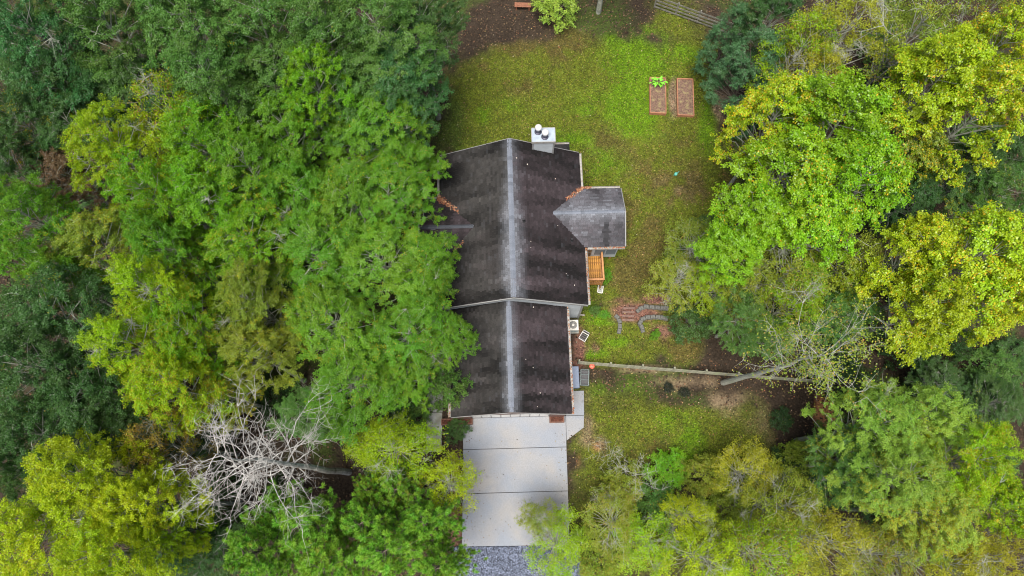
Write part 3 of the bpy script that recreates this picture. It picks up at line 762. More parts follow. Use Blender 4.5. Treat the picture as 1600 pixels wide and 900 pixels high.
# planters either side of the garage door
def planter(x0,x1,y0,y1,label):
    cx,cy=(x0+x1)/2,(y0+y1)/2; e=empty('planter',(*W(cx,cy),0),HR); tag(e,label,'planter')
    t=0.06
    for a,b_,c,d in ((x0,x1,y0,y0+t),(x0,x1,y1-t,y1),(x0,x0+t,y0+t+.002,y1-t-.002),(x1-t,x1,y0+t+.002,y1-t-.002)):
        MB().bevbox(a-cx,b_-cx,c-cy,d-cy,-0.05,0.42,0.008).build('planter_side',M['brick_plain'],e)
    n=10;m=5;vs=[];fs=[]
    for j in range(m+1):
        for i in range(n+1):
            xx=x0+t+(x1-x0-2*t)*i/n; yy=y0+t+(y1-y0-2*t)*j/m; vs.append((xx-cx,yy-cy,0.33+0.08*sn(xx,yy,0.2,19)))
    for j in range(m):
        for i in range(n): k=j*(n+1)+i; fs.append((k,k+1,k+n+2,k+n+1))
    MB().add(vs,fs).build('mulch',M['mulch'],e)
M['brick_plain']=mat_solid('brick_red_edging',(0.17,0.085,0.06),0.85,0.35,9,0.3)
M['mulch']=mat_solid('dark_red_mulch',(0.075,0.025,0.015),0.95,0.6,14,1.0,stain=(0.14,0.05,0.03),stain_scale=9)
planter(-4.45,-2.42,4.53,4.93,'long dark red mulch planter left of the garage door')
planter(2.55,3.50,4.50,4.93,'short dark red mulch planter right of the garage door')

# ------------------------------------------------------------------ deck
DX0,DX1,DY0,DY1,DZ=4.86,6.44,13.52,15.36,1.2
deck=empty('deck',(*W((DX0+DX1)/2,(DY0+DY1)/2),0),HR); tag(deck,'small orange stained wooden deck beside the house wall','deck')
DO=(-(DX0+DX1)/2,-(DY0+DY1)/2,0)
nb=11; bw=(DX1-DX0)/nb
bmesh_board=MB().bevbox(0,bw-0.022,DY0,DY1+0.15,DZ-0.035,DZ,0.004).mesh('deck_board',M['deck'])
for i in range(nb): link('deck_board',bmesh_board,deck,(DX0+i*bw+DO[0],DO[1]+random.uniform(-0.01,0.01),random.uniform(-0.003,0.003)))
for x,y in ((DX0+0.2,DY0+0.05),(DX1-0.05,DY0+0.05),(DX1-0.05,DY1)): MB().box(x-0.045,x+0.045,y-0.045,y+0.045,0,DZ+0.95).build('post',M['rail'],deck,DO)
for x0,x1,y0,y1 in ((DX0+0.1,DX1+0.02,DY0-0.03,DY0+0.09),(DX1-0.10,DX1+0.02,DY0+0.091,DY1+0.1)):
    MB().bevbox(x0,x1,y0,y1,DZ+0.95,DZ+0.99,0.008).build('top_rail',M['rail'],deck,DO)
    MB().box(x0+0.03,x1-0.05,y0+0.04,y1-0.04,DZ+0.10,DZ+0.16).build('bottom_rail',M['rail'],deck,DO)
    MB().box(x0,x1-0.02,y0+0.025,y1-0.025,DZ-0.22,DZ-0.037).build('rim_joist',M['deck'],deck,DO)
bal=MB().box(-0.018,0.018,-0.018,0.018,DZ-0.05,DZ+0.948).mesh('baluster',M['rail'])
for i in range(13): link('baluster',bal,deck,(DX0+0.22+i*0.105+DO[0],DY0-0.005+DO[1],0))
for i in range(15): link('baluster',bal,deck,(DX1+0.0+DO[0],DY0+0.18+i*0.115+DO[1],0))

# ------------------------------------------------------------------ fences: posts with four horizontal boards to each bay
def board_fence(name,a,b,label,bay,h,mat,boards,seed):
    r=random.Random(seed); a=Vector((*a,0)); b=Vector((*b,0)); d=b-a; L=d.length; ang=math.atan2(d.y,d.x)
    f=empty(name,a,ang); tag(f,label,'fence')
    n=round(L/bay); bay=L/n
    post=MB().bevbox(-0.055,0.055,-0.055,0.055,0,h+0.06,0.012).mesh('post',mat)
    board=MB().bevbox(0.0,bay-0.015,-0.012,0.012,-0.07,0.07,0.004).mesh('board',mat)
    for i in range(n+1): link('post',post,f,(i*bay,0.07,0)).rotation_euler=(r.uniform(-.02,.02),r.uniform(-.02,.02),0)
    for i in range(n):
        for k in range(boards):
            z=h-0.10-k*(h-0.25)/(boards-1)
            o=link('board',board,f,(i*bay,r.uniform(-0.006,0.006),z)); o.rotation_euler=(r.uniform(-.06,.06),r.uniform(-.012,.012),0)
    return f
board_fence('board_fence',P(903,569),P(1295,600),'weathered green grey board fence running from the garage to the trees',2.2,1.0,M['fence'],4,61)
board_fence('board_fence',P(1022,12),P(1155,60),'grey board fence at the top edge of the lawn',2.0,1.3,M['fence_grey'],4,62)

# ------------------------------------------------------------------ raised beds
def raised_bed(cpx,cpy,w,l,label,rz):
    x,y=P(cpx,cpy,0.2); e=empty('raised_bed',(x,y,0),rz); tag(e,label,'garden bed','raised beds on the lawn')
    t=0.06; h=0.30
    for sx in (-1,1):
        for k in range(3):
            y0=-l/2+k*l/3
            MB().bevbox(sx*w/2-t/2,sx*w/2+t/2,y0+0.008,y0+l/3-0.008,0,h,0.006).build('side_board',M['bed'],e)
    for sy in (-1,1): MB().bevbox(-w/2-t/2,w/2+t/2,sy*(l/2+t/2+0.002)-t/2,sy*(l/2+t/2+0.002)+t/2,0,h+0.01,0.006).build('end_board',M['bed'],e)
    # soil: a bumpy sheet
    n=14; m=28; vs=[]; fs=[]
    for j in range(m+1):
        for i in range(n+1):
            xx=-w/2+t/2+(w-t)*i/n; yy=-l/2+(l)*j/m
            vs.append((xx,yy,0.20+0.05*sn(xx+cpx,yy,0.3,17)))
    for j in range(m):
        for i in range(n):
            k=j*(n+1)+i; fs.append((k,k+1,k+n+2,k+n+1))
    MB().add(vs,fs).build('soil',M['soil'],e,smooth=True)
    return e,x,y
bedL,bx,by=raised_bed(1027.8,149.5,1.18,2.95,'cedar raised bed holding a bright leafy plant',R_(-3.2))
raised_bed(1070.8,152,1.18,3.05,'cedar raised bed of bare soil without a plant',R_(-3.0))

# ------------------------------------------------------------------ trees and plants
def leaf_quads(C,Nm,A,l,w,fold=0.12):
    """kite shaped leaves"""
    A=A-Nm*np.sum(A*Nm,1,keepdims=True); A/=np.linalg.norm(A,axis=1,keepdims=True)+1e-9
    B=np.cross(Nm,A)
    return np.stack([C-A*l*0.5, C+B*w*0.5-A*l*0.06+Nm*w*fold, C+A*l*0.5-Nm*l*0.1, C-B*w*0.5-A*l*0.06+Nm*w*fold],1)
def unit(v): return v/(np.linalg.norm(v,axis=1,keepdims=True)+1e-9)

def make_crown(seed,R,H,depth,nclump,cr,nspray,nleaf,ll,lw,spraylen,tilt=0.5,flat=0.55,style='leaf',bare=0.0,low=0.35,lobes=0.28,turn=0.5):
    """leaves and limbs of one tree; the trunk stands on the origin"""
    r=np.random.default_rng(seed)
    ph=r.random(6)*6.283
    def Rr(a): return R*(1+lobes*(0.5*np.sin(2*a+ph[0])+0.35*np.sin(3*a+ph[1])+0.35*np.sin(5*a+ph[2])))
    cl=[]
    tries=0
    while len(cl)<nclump and tries<6000:
        tries+=1
        a=r.random()*6.283; q=math.sqrt(r.random()); rad=q*Rr(a)
        top=H-depth*q**2.2-0.1*depth*r.random()
        z=top if r.random()>low else top-r.uniform(0.2,0.7)*depth
        p=np.array([rad*math.cos(a),rad*math.sin(a),z])
        dmin=cr*(0.95 if tries<3000 else 0.6)
        if all(np.linalg.norm((p-c)*np.array([1,1,0.8]))>dmin for c in cl): cl.append(p)
    limbs=MB(); sway=r.normal(0,0.12,(7,2))
    tr=[]; tz=[0,0.15,0.35,0.55,0.75,0.9]
    for i,t in enumerate(tz): tr.append(np.array([sway[i,0]*H*0.06*min(1,t*3),sway[i,1]*H*0.06*min(1,t*3),t*(H-0.5)]))
    r0=0.016*H*(1 if H>4 else 1.4)
    limbs.tube(tr,[r0*1.25,r0,r0*0.85,r0*0.62,r0*0.38,r0*0.12],8)
    def trunk_at(z):
        zz=[p[2] for p in tr]; return np.array([np.interp(z,zz,[p[0] for p in tr]),np.interp(z,zz,[p[1] for p in tr]),z])
    Vs=[];Cs=[]
    for c in cl:
        hr=math.hypot(c[0],c[1]); s=trunk_at(max(H*0.22,min(c[2]-0.3-0.75*hr*r.uniform(0.6,1.1),0.88*H)))
        mid=s*0.45+c*0.55; mid[2]+=0.06*hr-0.1; mid[:2]+=r.normal(0,0.12,2)*hr*0.5
        m1=s*0.75+mid*0.25+np.array([0,0,0.02])
        lr=max(0.018,0.030*np.linalg.norm(c-s)*0.55)
        limbs.tube([s,m1,mid,c],[lr*1.1,lr*0.85,lr*0.55,lr*0.16],5,False)
        isbare=r.random()<bare
        k=cr*r.uniform(0.75,1.32)
        d=unit(r.normal(0,1,(nspray,3))); d[:,2]=np.abs(d[:,2])*0.9-0.15
        off=d*k*np.array([1,1,flat])*(r.random((nspray,1))**0.45)
        sc=c+off
        # twigs to the sprays
        for i in range(0,nspray,1 if isbare else 4):
            e=sc[i]+off[i]*0.25; mm=(c+e)/2+r.normal(0,0.06,3)
            limbs.tube([c,mm,e],[0.016,0.011,0.004],3,False)
            if isbare:
                for _ in range(3):
                    e2=e+r.normal(0,0.28,3)*k; limbs.tube([mm*0.4+e*0.6,e2],[0.008,0.003],3,False)
        if isbare: continue
        ax=unit(off*np.array([1,1,0.35])+r.normal(0,0.25,(nspray,3))*k)
        n=nspray*nleaf
        SC=np.repeat(sc,nleaf,0); AX=np.repeat(ax,nleaf,0)
        tt=r.uniform(-1,1,(n,1))
        C=SC+AX*tt*spraylen+r.normal(0,1,(n,3))*np.array([0.42,0.42,0.22])*spraylen*0.8
        Nm=np.array([0,0,1.0])+r.normal(0,tilt,(n,3))+np.repeat(unit(off),nleaf,0)*0.45
        Nm=unit(Nm)
        A=AX+r.normal(0,0.7,(n,3))
        l=ll*r.uniform(0.65,1.25,(n,1)); w=lw*r.uniform(0.7,1.2,(n,1))
        Vs.append(leaf_quads(C,Nm,A,l,w))
        g=r.random(); tcl=r.random()
        sprayturn=np.repeat(r.random(nspray),nleaf)
        lf=r.random(n)
        Cs.append(np.stack([np.clip(0.45*lf+0.3*r.random(n)+0.25*r.random(),0,1), np.clip(0.55*g+0.45*r.random(n),0,1), (1-turn)*lf+turn*(0.5*sprayturn+0.5*tcl), np.ones(n)],1))
    return np.concatenate(Vs),np.concatenate(Cs),limbs

def make_pine(seed,R,H,nb,needle):
    r=np.random.default_rng(seed); limbs=MB()
    limbs.tube([(0,0,0),(0.05,0.02,H*0.4),(0.0,0.06,H*0.75),(0,0,H)],[0.015*H,0.012*H,0.008*H,0.015],7)
    tips=[]
    for i in range(nb):
        t=i/nb; z=H*(0.45+0.55*t); a=i*2.4+r.normal(0,0.3); L=R*(1-0.75*t**1.5)*r.uniform(0.7,1.15)
        d=np.array([math.cos(a),math.sin(a),0.15]); s=np.array([0,0,z-0.1*L])
        e=s+d*L+np.array([0,0,0.25*L]); m=(s+e)/2-np.array([0,0,0.08*L])
        limbs.tube([s,m,e],[0.05,0.03,0.01],4,False)
        ns=int(5+L*4)
        for k in range(ns):
            f=r.uniform(0.3,1.0); q=s*(1-f)+e*f-np.array([0,0,0.08*L])*math.sin(math.pi*f)
            side=r.normal(0,1,3)*np.array([0.35,0.35,0.12])*(0.4+0.5*L*0.3)
            tip=q+side+d*0.15; tip[2]+=abs(r.normal(0,0.15))
            limbs.tube([q,tip],[0.012,0.006],3,False); tips.append((tip,unit((side+d*0.3+np.array([0,0,0.35]))[None])[0]))
    T=np.array([t for t,_ in tips]); D=np.array([d for _,d in tips]); nn=64
    n=len(T)*nn
    C=np.repeat(T,nn,0); dd=unit(np.repeat(D,nn,0)*0.75+r.normal(0,0.62,(n,3)))
    L=needle*r.uniform(0.7,1.15,(n,1)); wdt=0.013
    back=np.repeat(D,nn,0)*r.uniform(-0.12,0.08,(n,1))
    B=unit(np.cross(dd,np.array([0.1,0.2,1.0])+r.normal(0,0.4,(n,3))))
    S=C+back
    V=np.stack([S-B*wdt,S+B*wdt,S+dd*L+B*wdt*0.35-np.array([0,0,0.03]),S+dd*L-B*wdt*0.35-np.array([0,0,0.03])],1)
    gt=np.repeat(r.random(len(T)),nn)
    Cc=np.stack([0.5*r.random(n)+0.5*gt,np.repeat(r.random(len(T)),nn),0.4*r.random(n)+0.6*np.repeat(r.random(len(T)),nn),np.ones(n)],1)
    return V,Cc,limbs

PROTO={}
def proto(key,kind,bark,V,C,limbs,R,H):
    cm=quads_mesh(key+'_crown',V,LEAF[kind],C); tm=limbs.mesh(key+'_trunk',bark)
    PROTO[key]=(cm,tm,R,H)
for i in range(4):
    proto(f'oak{i}','oak',M['bark_grey'],*make_crown(100+i,3.6,15,4.6,58,0.92,15,70,0.108,0.063,0.27,low=0.3,lobes=0.34,bare=0.02),3.6,15)
for i in range(3):
    proto(f'poplar{i}','poplar',M['bark_grey'],*make_crown(200+i,3.6,15,4.2,56,0.95,13,38,0.155,0.14,0.34,tilt=0.42,low=0.32,lobes=0.32,turn=0.25),3.6,15)
for i in range(3):
    proto(f'sparse{i}','sparse',M['bark_pale'],*make_crown(300+i,3.2,10,4.0,52,0.85,14,18,0.130,0.082,0.36,low=0.35,bare=0.12,lobes=0.3),3.2,10)
proto('snag','oak',M['bark_pale'],*make_crown(350,3.6,15,4.6,58,0.9,15,64,0.108,0.064,0.27,low=0.3,bare=0.13,lobes=0.34),3.6,15)
for i in range(2): proto(f'pine{i}','pine',M['bark_dark'],*make_pine(400+i,2.6,10,46,0.26),2.6,10)
proto('cedar','cedar',M['bark_dark'],*make_crown(500,2.8,9,6.0,80,0.62,18,40,0.16,0.03,0.22,tilt=0.7,flat=0.8,low=0.3,lobes=0.15),2.8,9)
for i in range(2):
    proto(f'shrub{i}','shrub',M['bark_dark'],*make_crown(600+i,1.6,2.4,1.3,34,0.48,12,26,0.10,0.06,0.2,low=0.35,lobes=0.3),1.6,2.4)

SP={'O':('oak',4,'broadleaf_tree','tree'),'T':('poplar',3,'tulip_tree','tree'),'S':('sparse',3,'turning_tree','tree'),'N':('snag',1,'broadleaf_tree','tree'),
    'P':('pine',2,'pine_tree','tree'),'C':('cedar',1,'cedar_tree','tree'),'B':('shrub',2,'shrub','shrub')}
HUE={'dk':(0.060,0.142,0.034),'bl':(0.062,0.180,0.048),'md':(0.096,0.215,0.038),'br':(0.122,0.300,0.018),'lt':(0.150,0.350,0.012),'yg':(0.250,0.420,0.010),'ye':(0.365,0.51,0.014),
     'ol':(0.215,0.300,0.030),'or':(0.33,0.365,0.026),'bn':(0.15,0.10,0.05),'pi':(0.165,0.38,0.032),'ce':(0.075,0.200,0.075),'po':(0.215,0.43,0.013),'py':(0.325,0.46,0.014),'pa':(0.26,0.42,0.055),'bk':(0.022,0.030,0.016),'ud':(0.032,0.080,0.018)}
GROUPS={'T':'yellow green tulip trees','P':'young pines left of the driveway'}
cnt={}
def plant(sp,px,py,rpx,h,hue,acc,label,lean=None,group=None,name=None):
    """crown centre seen at px,py with radius rpx, the trunk straight under it or leaning by lean metres"""
    base,nv,nm,cat=SP[sp]
    k=cnt.get(sp,0); cnt[sp]=k+1
    key=base if nv==1 else f'{base}{k%nv}'
    if key not in PROTO: key=base
    cm,tm,R,H=PROTO[key]
    zc=0.86*h
    x,y=P(px,py,zc)
    s=rpx/mscale(px,py,zc)/R/(1.12 if hue in ('dk','bl','md','ud') else 1.2)
    lx,ly=lean or (0,0)
    e=empty(name or nm,(x-lx,y-ly,0)); tag(e,label,cat,group)
    ex=random.uniform(0.86,1.14); e.scale=(s*ex,s/ex,h/H)
    rz=random.random()*6.283
    if lean:
        d=Vector((lx,ly,zc)).normalized(); q=Vector((0,0,1)).rotation_difference(d)
        e.rotation_mode='QUATERNION'; from mathutils import Quaternion
        e.rotation_quaternion=q@Quaternion((0,0,1),rz)
    else: e.rotation_euler=(0,0,rz)
    t=link('trunk',tm,e); c=link('crown',cm,e)
    f=random.uniform(0.92,1.08); hc=HUE[hue]
    c.color=(hc[0]*f*random.uniform(0.92,1.1),hc[1]*f,hc[2]*f,acc*(1.4 if sp=='O' else 1.0))
    return e

TREES=[
# top left forest
('O',40,30,95,17,'bl',.02,'blue green tree filling the top left corner of the photo'),
('O',160,20,95,17,'md',.04,'mid green tree second from the left along the top edge'),
('O',285,25,95,17,'md',.06,'mid green oak third from the left along the top edge'),
('O',400,20,90,17,'md',.08,'mid green oak fourth from the left along the top edge'),
('O',320,115,90,16,'md',.05,'round green oak above the orange tipped tree'),
('O',500,45,90,16,'md',.06,'leafy green oak above the pale green pointed crown'),
('O',590,40,95,15,'md',.04,'green oak at the top edge left of the lawn corner'),
('O',655,28,68,13,'dk',.02,'dark green tree overhanging the top left lawn corner'),
('O',622,115,82,13,'bl',.03,'blue green tree overhanging the left edge of the lawn'),
('O',560,120,80,13,'md',.04,'green tree behind the lawn edge tree and the bright crown'),
('O',430,110,80,14,'md',.05,'shaded green tree between the oaks and the bright crowns'),
('O',60,120,75,13,'dk',.10,'dark tree with a few pale leaves near the left edge'),
('O',130,110,70,12,'dk',.04,'dark shaded tree in the gap of the top left woods'),
('O',220,130,75,13,'dk',.05,'dark green tree left of the round oak'),
('O',25,185,65,13,'dk',.16,'dark tree flecked yellow at the left edge, upper part'),
('O',110,190,75,12,'dk',.06,'dark tree left of the yellow tipped crown'),
('N',105,270,75,11,'bn',.15,'brown withered tree among the green ones on the left'),
# bright crowns, upper left middle
('S',255,165,70,16,'yg',.40,'yellow and orange tipped crown reaching above the bright trees'),
('O',165,215,75,15,'yg',.18,'yellow green crown left of the orange tipped one'),
('O',310,215,85,15,'lt',.12,'bright green crown right of the orange tipped one'),
('O',490,120,70,15,'lt',.08,'pale green pointed crown standing against the dark oaks'),
('O',440,195,80,13,'br',.10,'bright green crown with bare limbs showing on its right'),
('O',600,185,85,12,'br',.10,'bright green crown nearest the lawn on the left'),
('O',545,215,60,10,'br',.06,'green tree behind the gap with pale bare limbs'),
('O',380,245,80,14,'br',.10,'bright green crown in the middle of the left woods'),
('O',225,295,80,15,'lt',.16,'light green crown beside the withered brown tree'),
('N',310,310,85,14,'lt',.16,'light green crown with thin bare stems in its lower edge'),
('O',245,375,70,14,'br',.10,'bright green crown above the yellowish one with bare twigs'),
('O',145,375,75,13,'ol',.18,'dull olive tree with orange leaves on its left rim'),
('O',25,330,75,15,'br',.10,'bright green tree at the left edge of the photo'),
('O',50,415,65,14,'br',.10,'green tree at the left edge below the bright one'),
('O',455,285,80,12,'br',.10,'bright green crown left of the house, upper row'),
('O',545,310,85,11.5,'br',.12,'bright green crown left of the house, second row'),
('O',606,300,80,10.5,'br',.14,'bright green crown touching the main roof gutter',(1.2,0)),
('O',632,240,55,9.5,'br',.06,'small green crown between lawn and main roof'),
('O',385,370,80,13,'lt',.18,'yellowish green crown between the olive trees'),
('O',490,385,90,12,'br',.10,'broad bright green crown in the centre of the left woods'),
('O',590,400,90,11,'br',.10,'broad bright green crown beside the entry wing'),
('O',668,415,68,10,'br',.12,'bright green crown leaning over the main roof',(1.8,0)),
('O',385,465,75,13,'ol',.15,'dull olive green tree above the dead pine'),
('N',225,445,75,15,'yg',.20,'yellow green crown with bare grey twigs at its top left'),
('O',75,485,95,15,'dk',.08,'large dark green tree left of the yellow green one'),
('O',40,570,95,15,'dk',.06,'large dark green tree at the left edge below the middle'),
('N',195,530,80,15,'yg',.25,'yellow green crown with grey dead twigs in its middle'),
('O',285,510,75,14,'lt',.22,'light green crown right of the dead twigs'),
('O',255,600,80,14,'yg',.25,'yellow flecked crown above the grey dead pine'),
('O',385,545,70,12,'ol',.15,'olive tree between the yellow flecked and bright crowns'),
('O',520,505,90,12,'br',.12,'bright green crown left of the garage, upper one'),
('O',635,520,85,10.5,'br',.12,'bright green crown beside the garage roof',(1.0,0)),
('O',705,520,50,9,'br',.08,'crown tip hanging over the garage roof',(2.2,0)),
('O',540,590,85,11,'br',.10,'bright green crown left of the garage, lower one'),
('O',622,585,52,9,'br',.12,'green crown over the walkway beside the garage'),
('B',700,600,40,5,'md',.04,'green shrub between the walkway and the garage',None,None,'shrub'),
('O',340,610,60,10,'ol',.30,'olive brown tree behind the dead pine'),
('O',130,610,85,14,'dk',.04,'dark green tree above the bright yellow tree'),
('O',40,670,80,14,'dk',.03,'dark green tree at the left edge above the yellow tree'),
('O',200,670,65,11,'dk',.04,'dark tree in the shade above the yellow tree'),
('O',480,640,55,7,'md',.04,'low green tree below the bright crowns'),
# bottom left
('O',120,750,95,16,'ye',.14,'bright yellow green tree in the bottom left of the photo'),
('O',50,830,100,16,'ye',.18,'yellow tree in the bottom left corner'),
('O',205,790,75,15,'ye',.14,'yellow tree touching the dead pine'),
('O',150,870,90,16,'ye',.16,'yellow green tree at the bottom edge near the left corner'),
('O',245,835,60,12,'yg',.14,'greener tree between the yellow ones and dead pine'),
('O',15,735,50,13,'dk',.05,'small dark tree at the left edge beside the yellow tree'),
('O',10,255,60,13,'dk',.05,'dark tree at the left edge above the bright green one'),
('O',1588,225,50,10,'dk',.05,'dark tree at the right edge between the golden crowns'),
('S',235,690,55,13,'or',.75,'thin tree with few orange leaves above the yellow tree'),
('O',310,860,60,8,'dk',.05,'dark green tree at the bottom left of the pines'),
('S',612,700,68,9,'yg',.15,'yellow green tree left of the driveway'),
('S',700,755,52,8,'ye',.15,'yellow tree leaning over the driveway edge'),
('S',590,690,55,7,'yg',.10,'smaller yellow green tree left of the driveway pair'),
('P',470,825,75,11,'pi',.08,'pine left of the middle of the pine group'),
('P',395,865,75,12,'pi',.08,'leftmost pine of the group along the bottom'),
('P',568,818,60,9,'pi',.10,'pine at the upper edge of the pine group'),
('P',665,815,62,10,'pi',.03,'bright pine nearest the driveway'),
('P',605,860,75,11,'pi',.10,'pine in the lower middle of the pine group'),
('P',510,885,75,11,'pi',.12,'pine at the bottom edge, middle of the group'),
('P',685,885,58,10,'pi',.06,'pine at the bottom edge beside the gravel'),
('P',575,765,38,7,'pi',.20,'small dull pine right of the dead trunk'),
('P',620,765,50,7,'pi',.20,'small pine behind the yellow green tree'),
('P',430,800,55,9,'pi',.10,'pine under the lower branches of the dead one'),
# top right
('C',1192,72,62,9.5,'ce',.10,'blue green cedar right of the lawn, the larger one'),
('C',1152,28,42,8,'ce',.12,'smaller cedar at the top edge beside the board fence'),
('C',1208,130,36,6,'ce',.06,'low cedar at the foot of the larger one'),
('O',1215,10,50,10,'dk',.04,'dark green tree behind the cedars at the top edge'),
('S',1265,55,65,12,'yg',.25,'yellow green tree right of the cedars'),
('S',1330,25,70,13,'or',.15,'orange tinted tree with bare grey limbs at the top edge'),
('S',1460,15,90,13,'ol',.25,'pale olive twiggy tree at the top edge on the right'),
('S',1545,15,60,13,'ol',.35,'brownish olive tree near the top right corner'),
('T',1575,60,65,15,'py',.20,'yellow tulip tree in the top right corner'),
('T',1480,110,85,15,'py',.16,'yellow tulip tree below the pale twiggy tree'),
('T',1560,150,75,15,'py',.20,'golden tulip tree at the right edge, upper part'),
('S',1290,105,60,11,'or',.2,'orange flecked tree below the yellow green one'),
('T',1225,165,70,14,'py',.22,'yellow flecked tulip tree beside the dirt patch'),
('T',1320,180,90,16,'po',.10,'bright lime tulip tree, the top one of the big cluster'),
('T',1240,255,85,14,'po',.14,'lime and yellow tulip tree facing the lawn'),
('T',1355,270,85,15,'po',.14,'lime tulip tree on the right of the big cluster'),
('T',1180,330,70,12,'po',.10,'lime tulip tree reaching out over the lawn'),
('T',1280,335,75,13,'po',.12,'lime tulip tree at the lower edge of the cluster'),
('T',1440,210,60,10,'ol',.20,'shaded olive tulip tree behind the golden one'),
('O',1520,260,65,9,'dk',.12,'dark green tree in the shade at the right edge'),
('O',1570,300,60,10,'md',.15,'mid green tree at the right edge above the golden crowns'),
('O',1440,300,45,8,'dk',.05,'small dark tree between the lime and golden crowns'),
('T',1150,390,50,10,'po',.06,'small lime tulip tree at the lawn edge'),
('T',1440,390,75,14,'py',.16,'golden tulip tree left of the big golden one'),
('T',1540,400,95,15,'py',.16,'big golden tulip tree at the right edge'),
('T',1460,470,75,14,'py',.16,'golden tulip tree with its lower edge over the shade'),
('T',1570,470,65,13,'py',.20,'golden tulip tree at the right edge below the big one'),
('S',1245,410,70,10,'ol',.20,'olive tree right of the small lime one'),
('S',1340,400,75,11,'ol',.18,'olive green tree between the lime and golden crowns'),
('S',1255,460,55,10,'yg',.30,'yellow tinged tree above the bare grey tree'),
('S',1180,440,55,8,'ol',.20,'olive tree left of the yellow tinged one'),
('O',1165,490,50,7,'md',.10,'green tree above the leaning bare trunk'),
('O',1205,522,42,6,'md',.08,'green tree beside the bare grey trunk'),
('O',1330,480,55,9,'md',.12,'green tree behind the crown of the bare tree'),
('S',1090,370,50,5,'ol',.20,'olive bushy tree on the lawn edge, upper one'),
('S',1065,430,50,5,'ol',.25,'olive bushy tree on the lawn edge, lower one'),
('S',1120,440,45,6,'yg',.25,'yellow olive bush right of the lawn edge pair'),
# lower right
('O',1385,660,75,13,'pa',.10,'pale green tree below the bare grey tree'),
('O',1465,650,75,13,'pa',.12,'pale green tree right of the paler one'),
('O',1420,740,80,13,'pa',.16,'pale green tree in the middle of the lower right'),
('O',1530,720,85,14,'yg',.22,'yellow green tree at the lower right edge'),
('O',1340,720,65,10,'md',.15,'green tree with a bare stem beside the pale trees'),
('O',1480,800,75,12,'pa',.25,'pale green tree above the dark gap'),
('O',1565,630,50,6,'dk',.06,'dark low tree in the shade at the right edge'),
('O',1475,595,42,5,'dk',.05,'dark low tree in the shade below the golden crowns'),
('T',1585,790,55,11,'yg',.15,'yellow green tulip tree at the lower right edge'),
('S',1180,735,56,7,'or',.12,'orange tinted thin tree right of the front yard'),
('S',1245,790,70,10,'ol',.15,'orange olive tree in the lower right'),
('S',1310,850,75,11,'or',.12,'orange olive tree at the bottom, third from the right'),
('S',1210,870,75,10,'yg',.30,'olive yellow tree at the bottom edge'),
('S',1500,880,80,11,'or',.2,'orange brown tree at the bottom right'),
('S',1580,880,60,11,'or',.15,'orange brown tree in the bottom right corner'),
('S',1400,870,60,9,'ol',.35,'olive brown tree at the bottom edge by the dark gap'),
('S',1115,880,68,9,'ye',.05,'bright yellow tree at the bottom edge'),
('S',1088,808,42,8,'ye',.05,'small bright yellow round tree in the front thicket'),
('S',870,855,60,5,'yg',.12,'thin leafed tree reaching over the lower driveway'),
('S',845,812,36,5,'ol',.12,'thin tree tip over the driveway concrete'),
('S',960,820,55,5,'ol',.25,'olive thicket tree right of the driveway'),
('S',1020,850,60,5,'yg',.20,'yellow olive thicket tree at the bottom'),
('B',975,760,40,2.6,'ol',.30,'twiggy olive bush right of the driveway joint',None,None,'shrub'),
('B',1045,735,36,1.8,'lt',.10,'bright green bush in the front thicket',None,None,'shrub'),
('B',1110,740,40,2.8,'ol',.30,'olive brown bush left of the orange thin tree',None,None,'shrub'),
('B',940,880,45,3,'ol',.25,'olive bush right of the gravel road',None,None,'shrub'),
('B',1150,790,42,3,'ol',.20,'olive bush right of the small yellow tree',None,None,'shrub'),
('B',1030,790,38,2.4,'md',.15,'green bush above the yellow olive thicket',None,None,'shrub'),
('B',1270,720,45,3,'ol',.10,'grey green bush beside the clay patch',None,None,'shrub'),
('B',1225,655,18,1.0,'ud',.10,'dull low bush between the fence and the clay patch',None,None,'shrub'),
('B',1090,500,35,2.6,'dk',.08,'dark green bush behind the curved garden wall',None,None,'shrub'),
('B',1085,400,32,2.0,'dk',.10,'dark bush in the shade of the lawn edge trees',None,None,'shrub'),
('B',1115,350,28,2.0,'dk',.10,'dark bush under the lime tree on the lawn edge',None,None,'shrub'),
('B',1025,522,9,0.7,'br',.02,'small round bright green bush in the mulch bed',None,None,'shrub'),
('B',1046,605,9,0.5,'bk',.02,'blackish round bush on the dirt, the left one of two',None,None,'shrub'),
('B',1071,612,9,0.5,'bk',.02,'blackish round bush on the dirt, the right one of two',None,None,'shrub'),
('B',930,484,9,0.6,'md',.04,'green bush at the house corner beside the garden steps',None,None,'shrub'),
('B',945,490,9,0.5,'br',.04,'low green bush below the house corner',None,None,'shrub'),
('B',712,672,20,1.4,'dk',.03,'dark green bush below the brick wing wall',None,None,'shrub'),
('B',948,428,12,0.9,'br',.05,'bright green bush beside the deck',None,None,'shrub'),
('B',870,-10,40,3.2,'pa',.12,'pale leaved bush at the top edge above the lawn',None,None,'shrub'),
]
for row in TREES: plant(*row[:8],*(row[8:] if len(row)>8 else ()))
# a tall tree whose crown is above the frame: only its trunk stands in view
tb=P(935,19,0); tzc=0.86*17
tcy=tb[1]*math.cos(TILT)+(tzc-CAM_H)*math.sin(TILT); tcz=-tb[1]*math.sin(TILT)+(tzc-CAM_H)*math.cos(TILT)
plant('O',800+FOC*tb[0]/-tcz,450-FOC*tcy/-tcz,80,17,'dk',.05,'tall grey trunk at the top edge of the lawn')
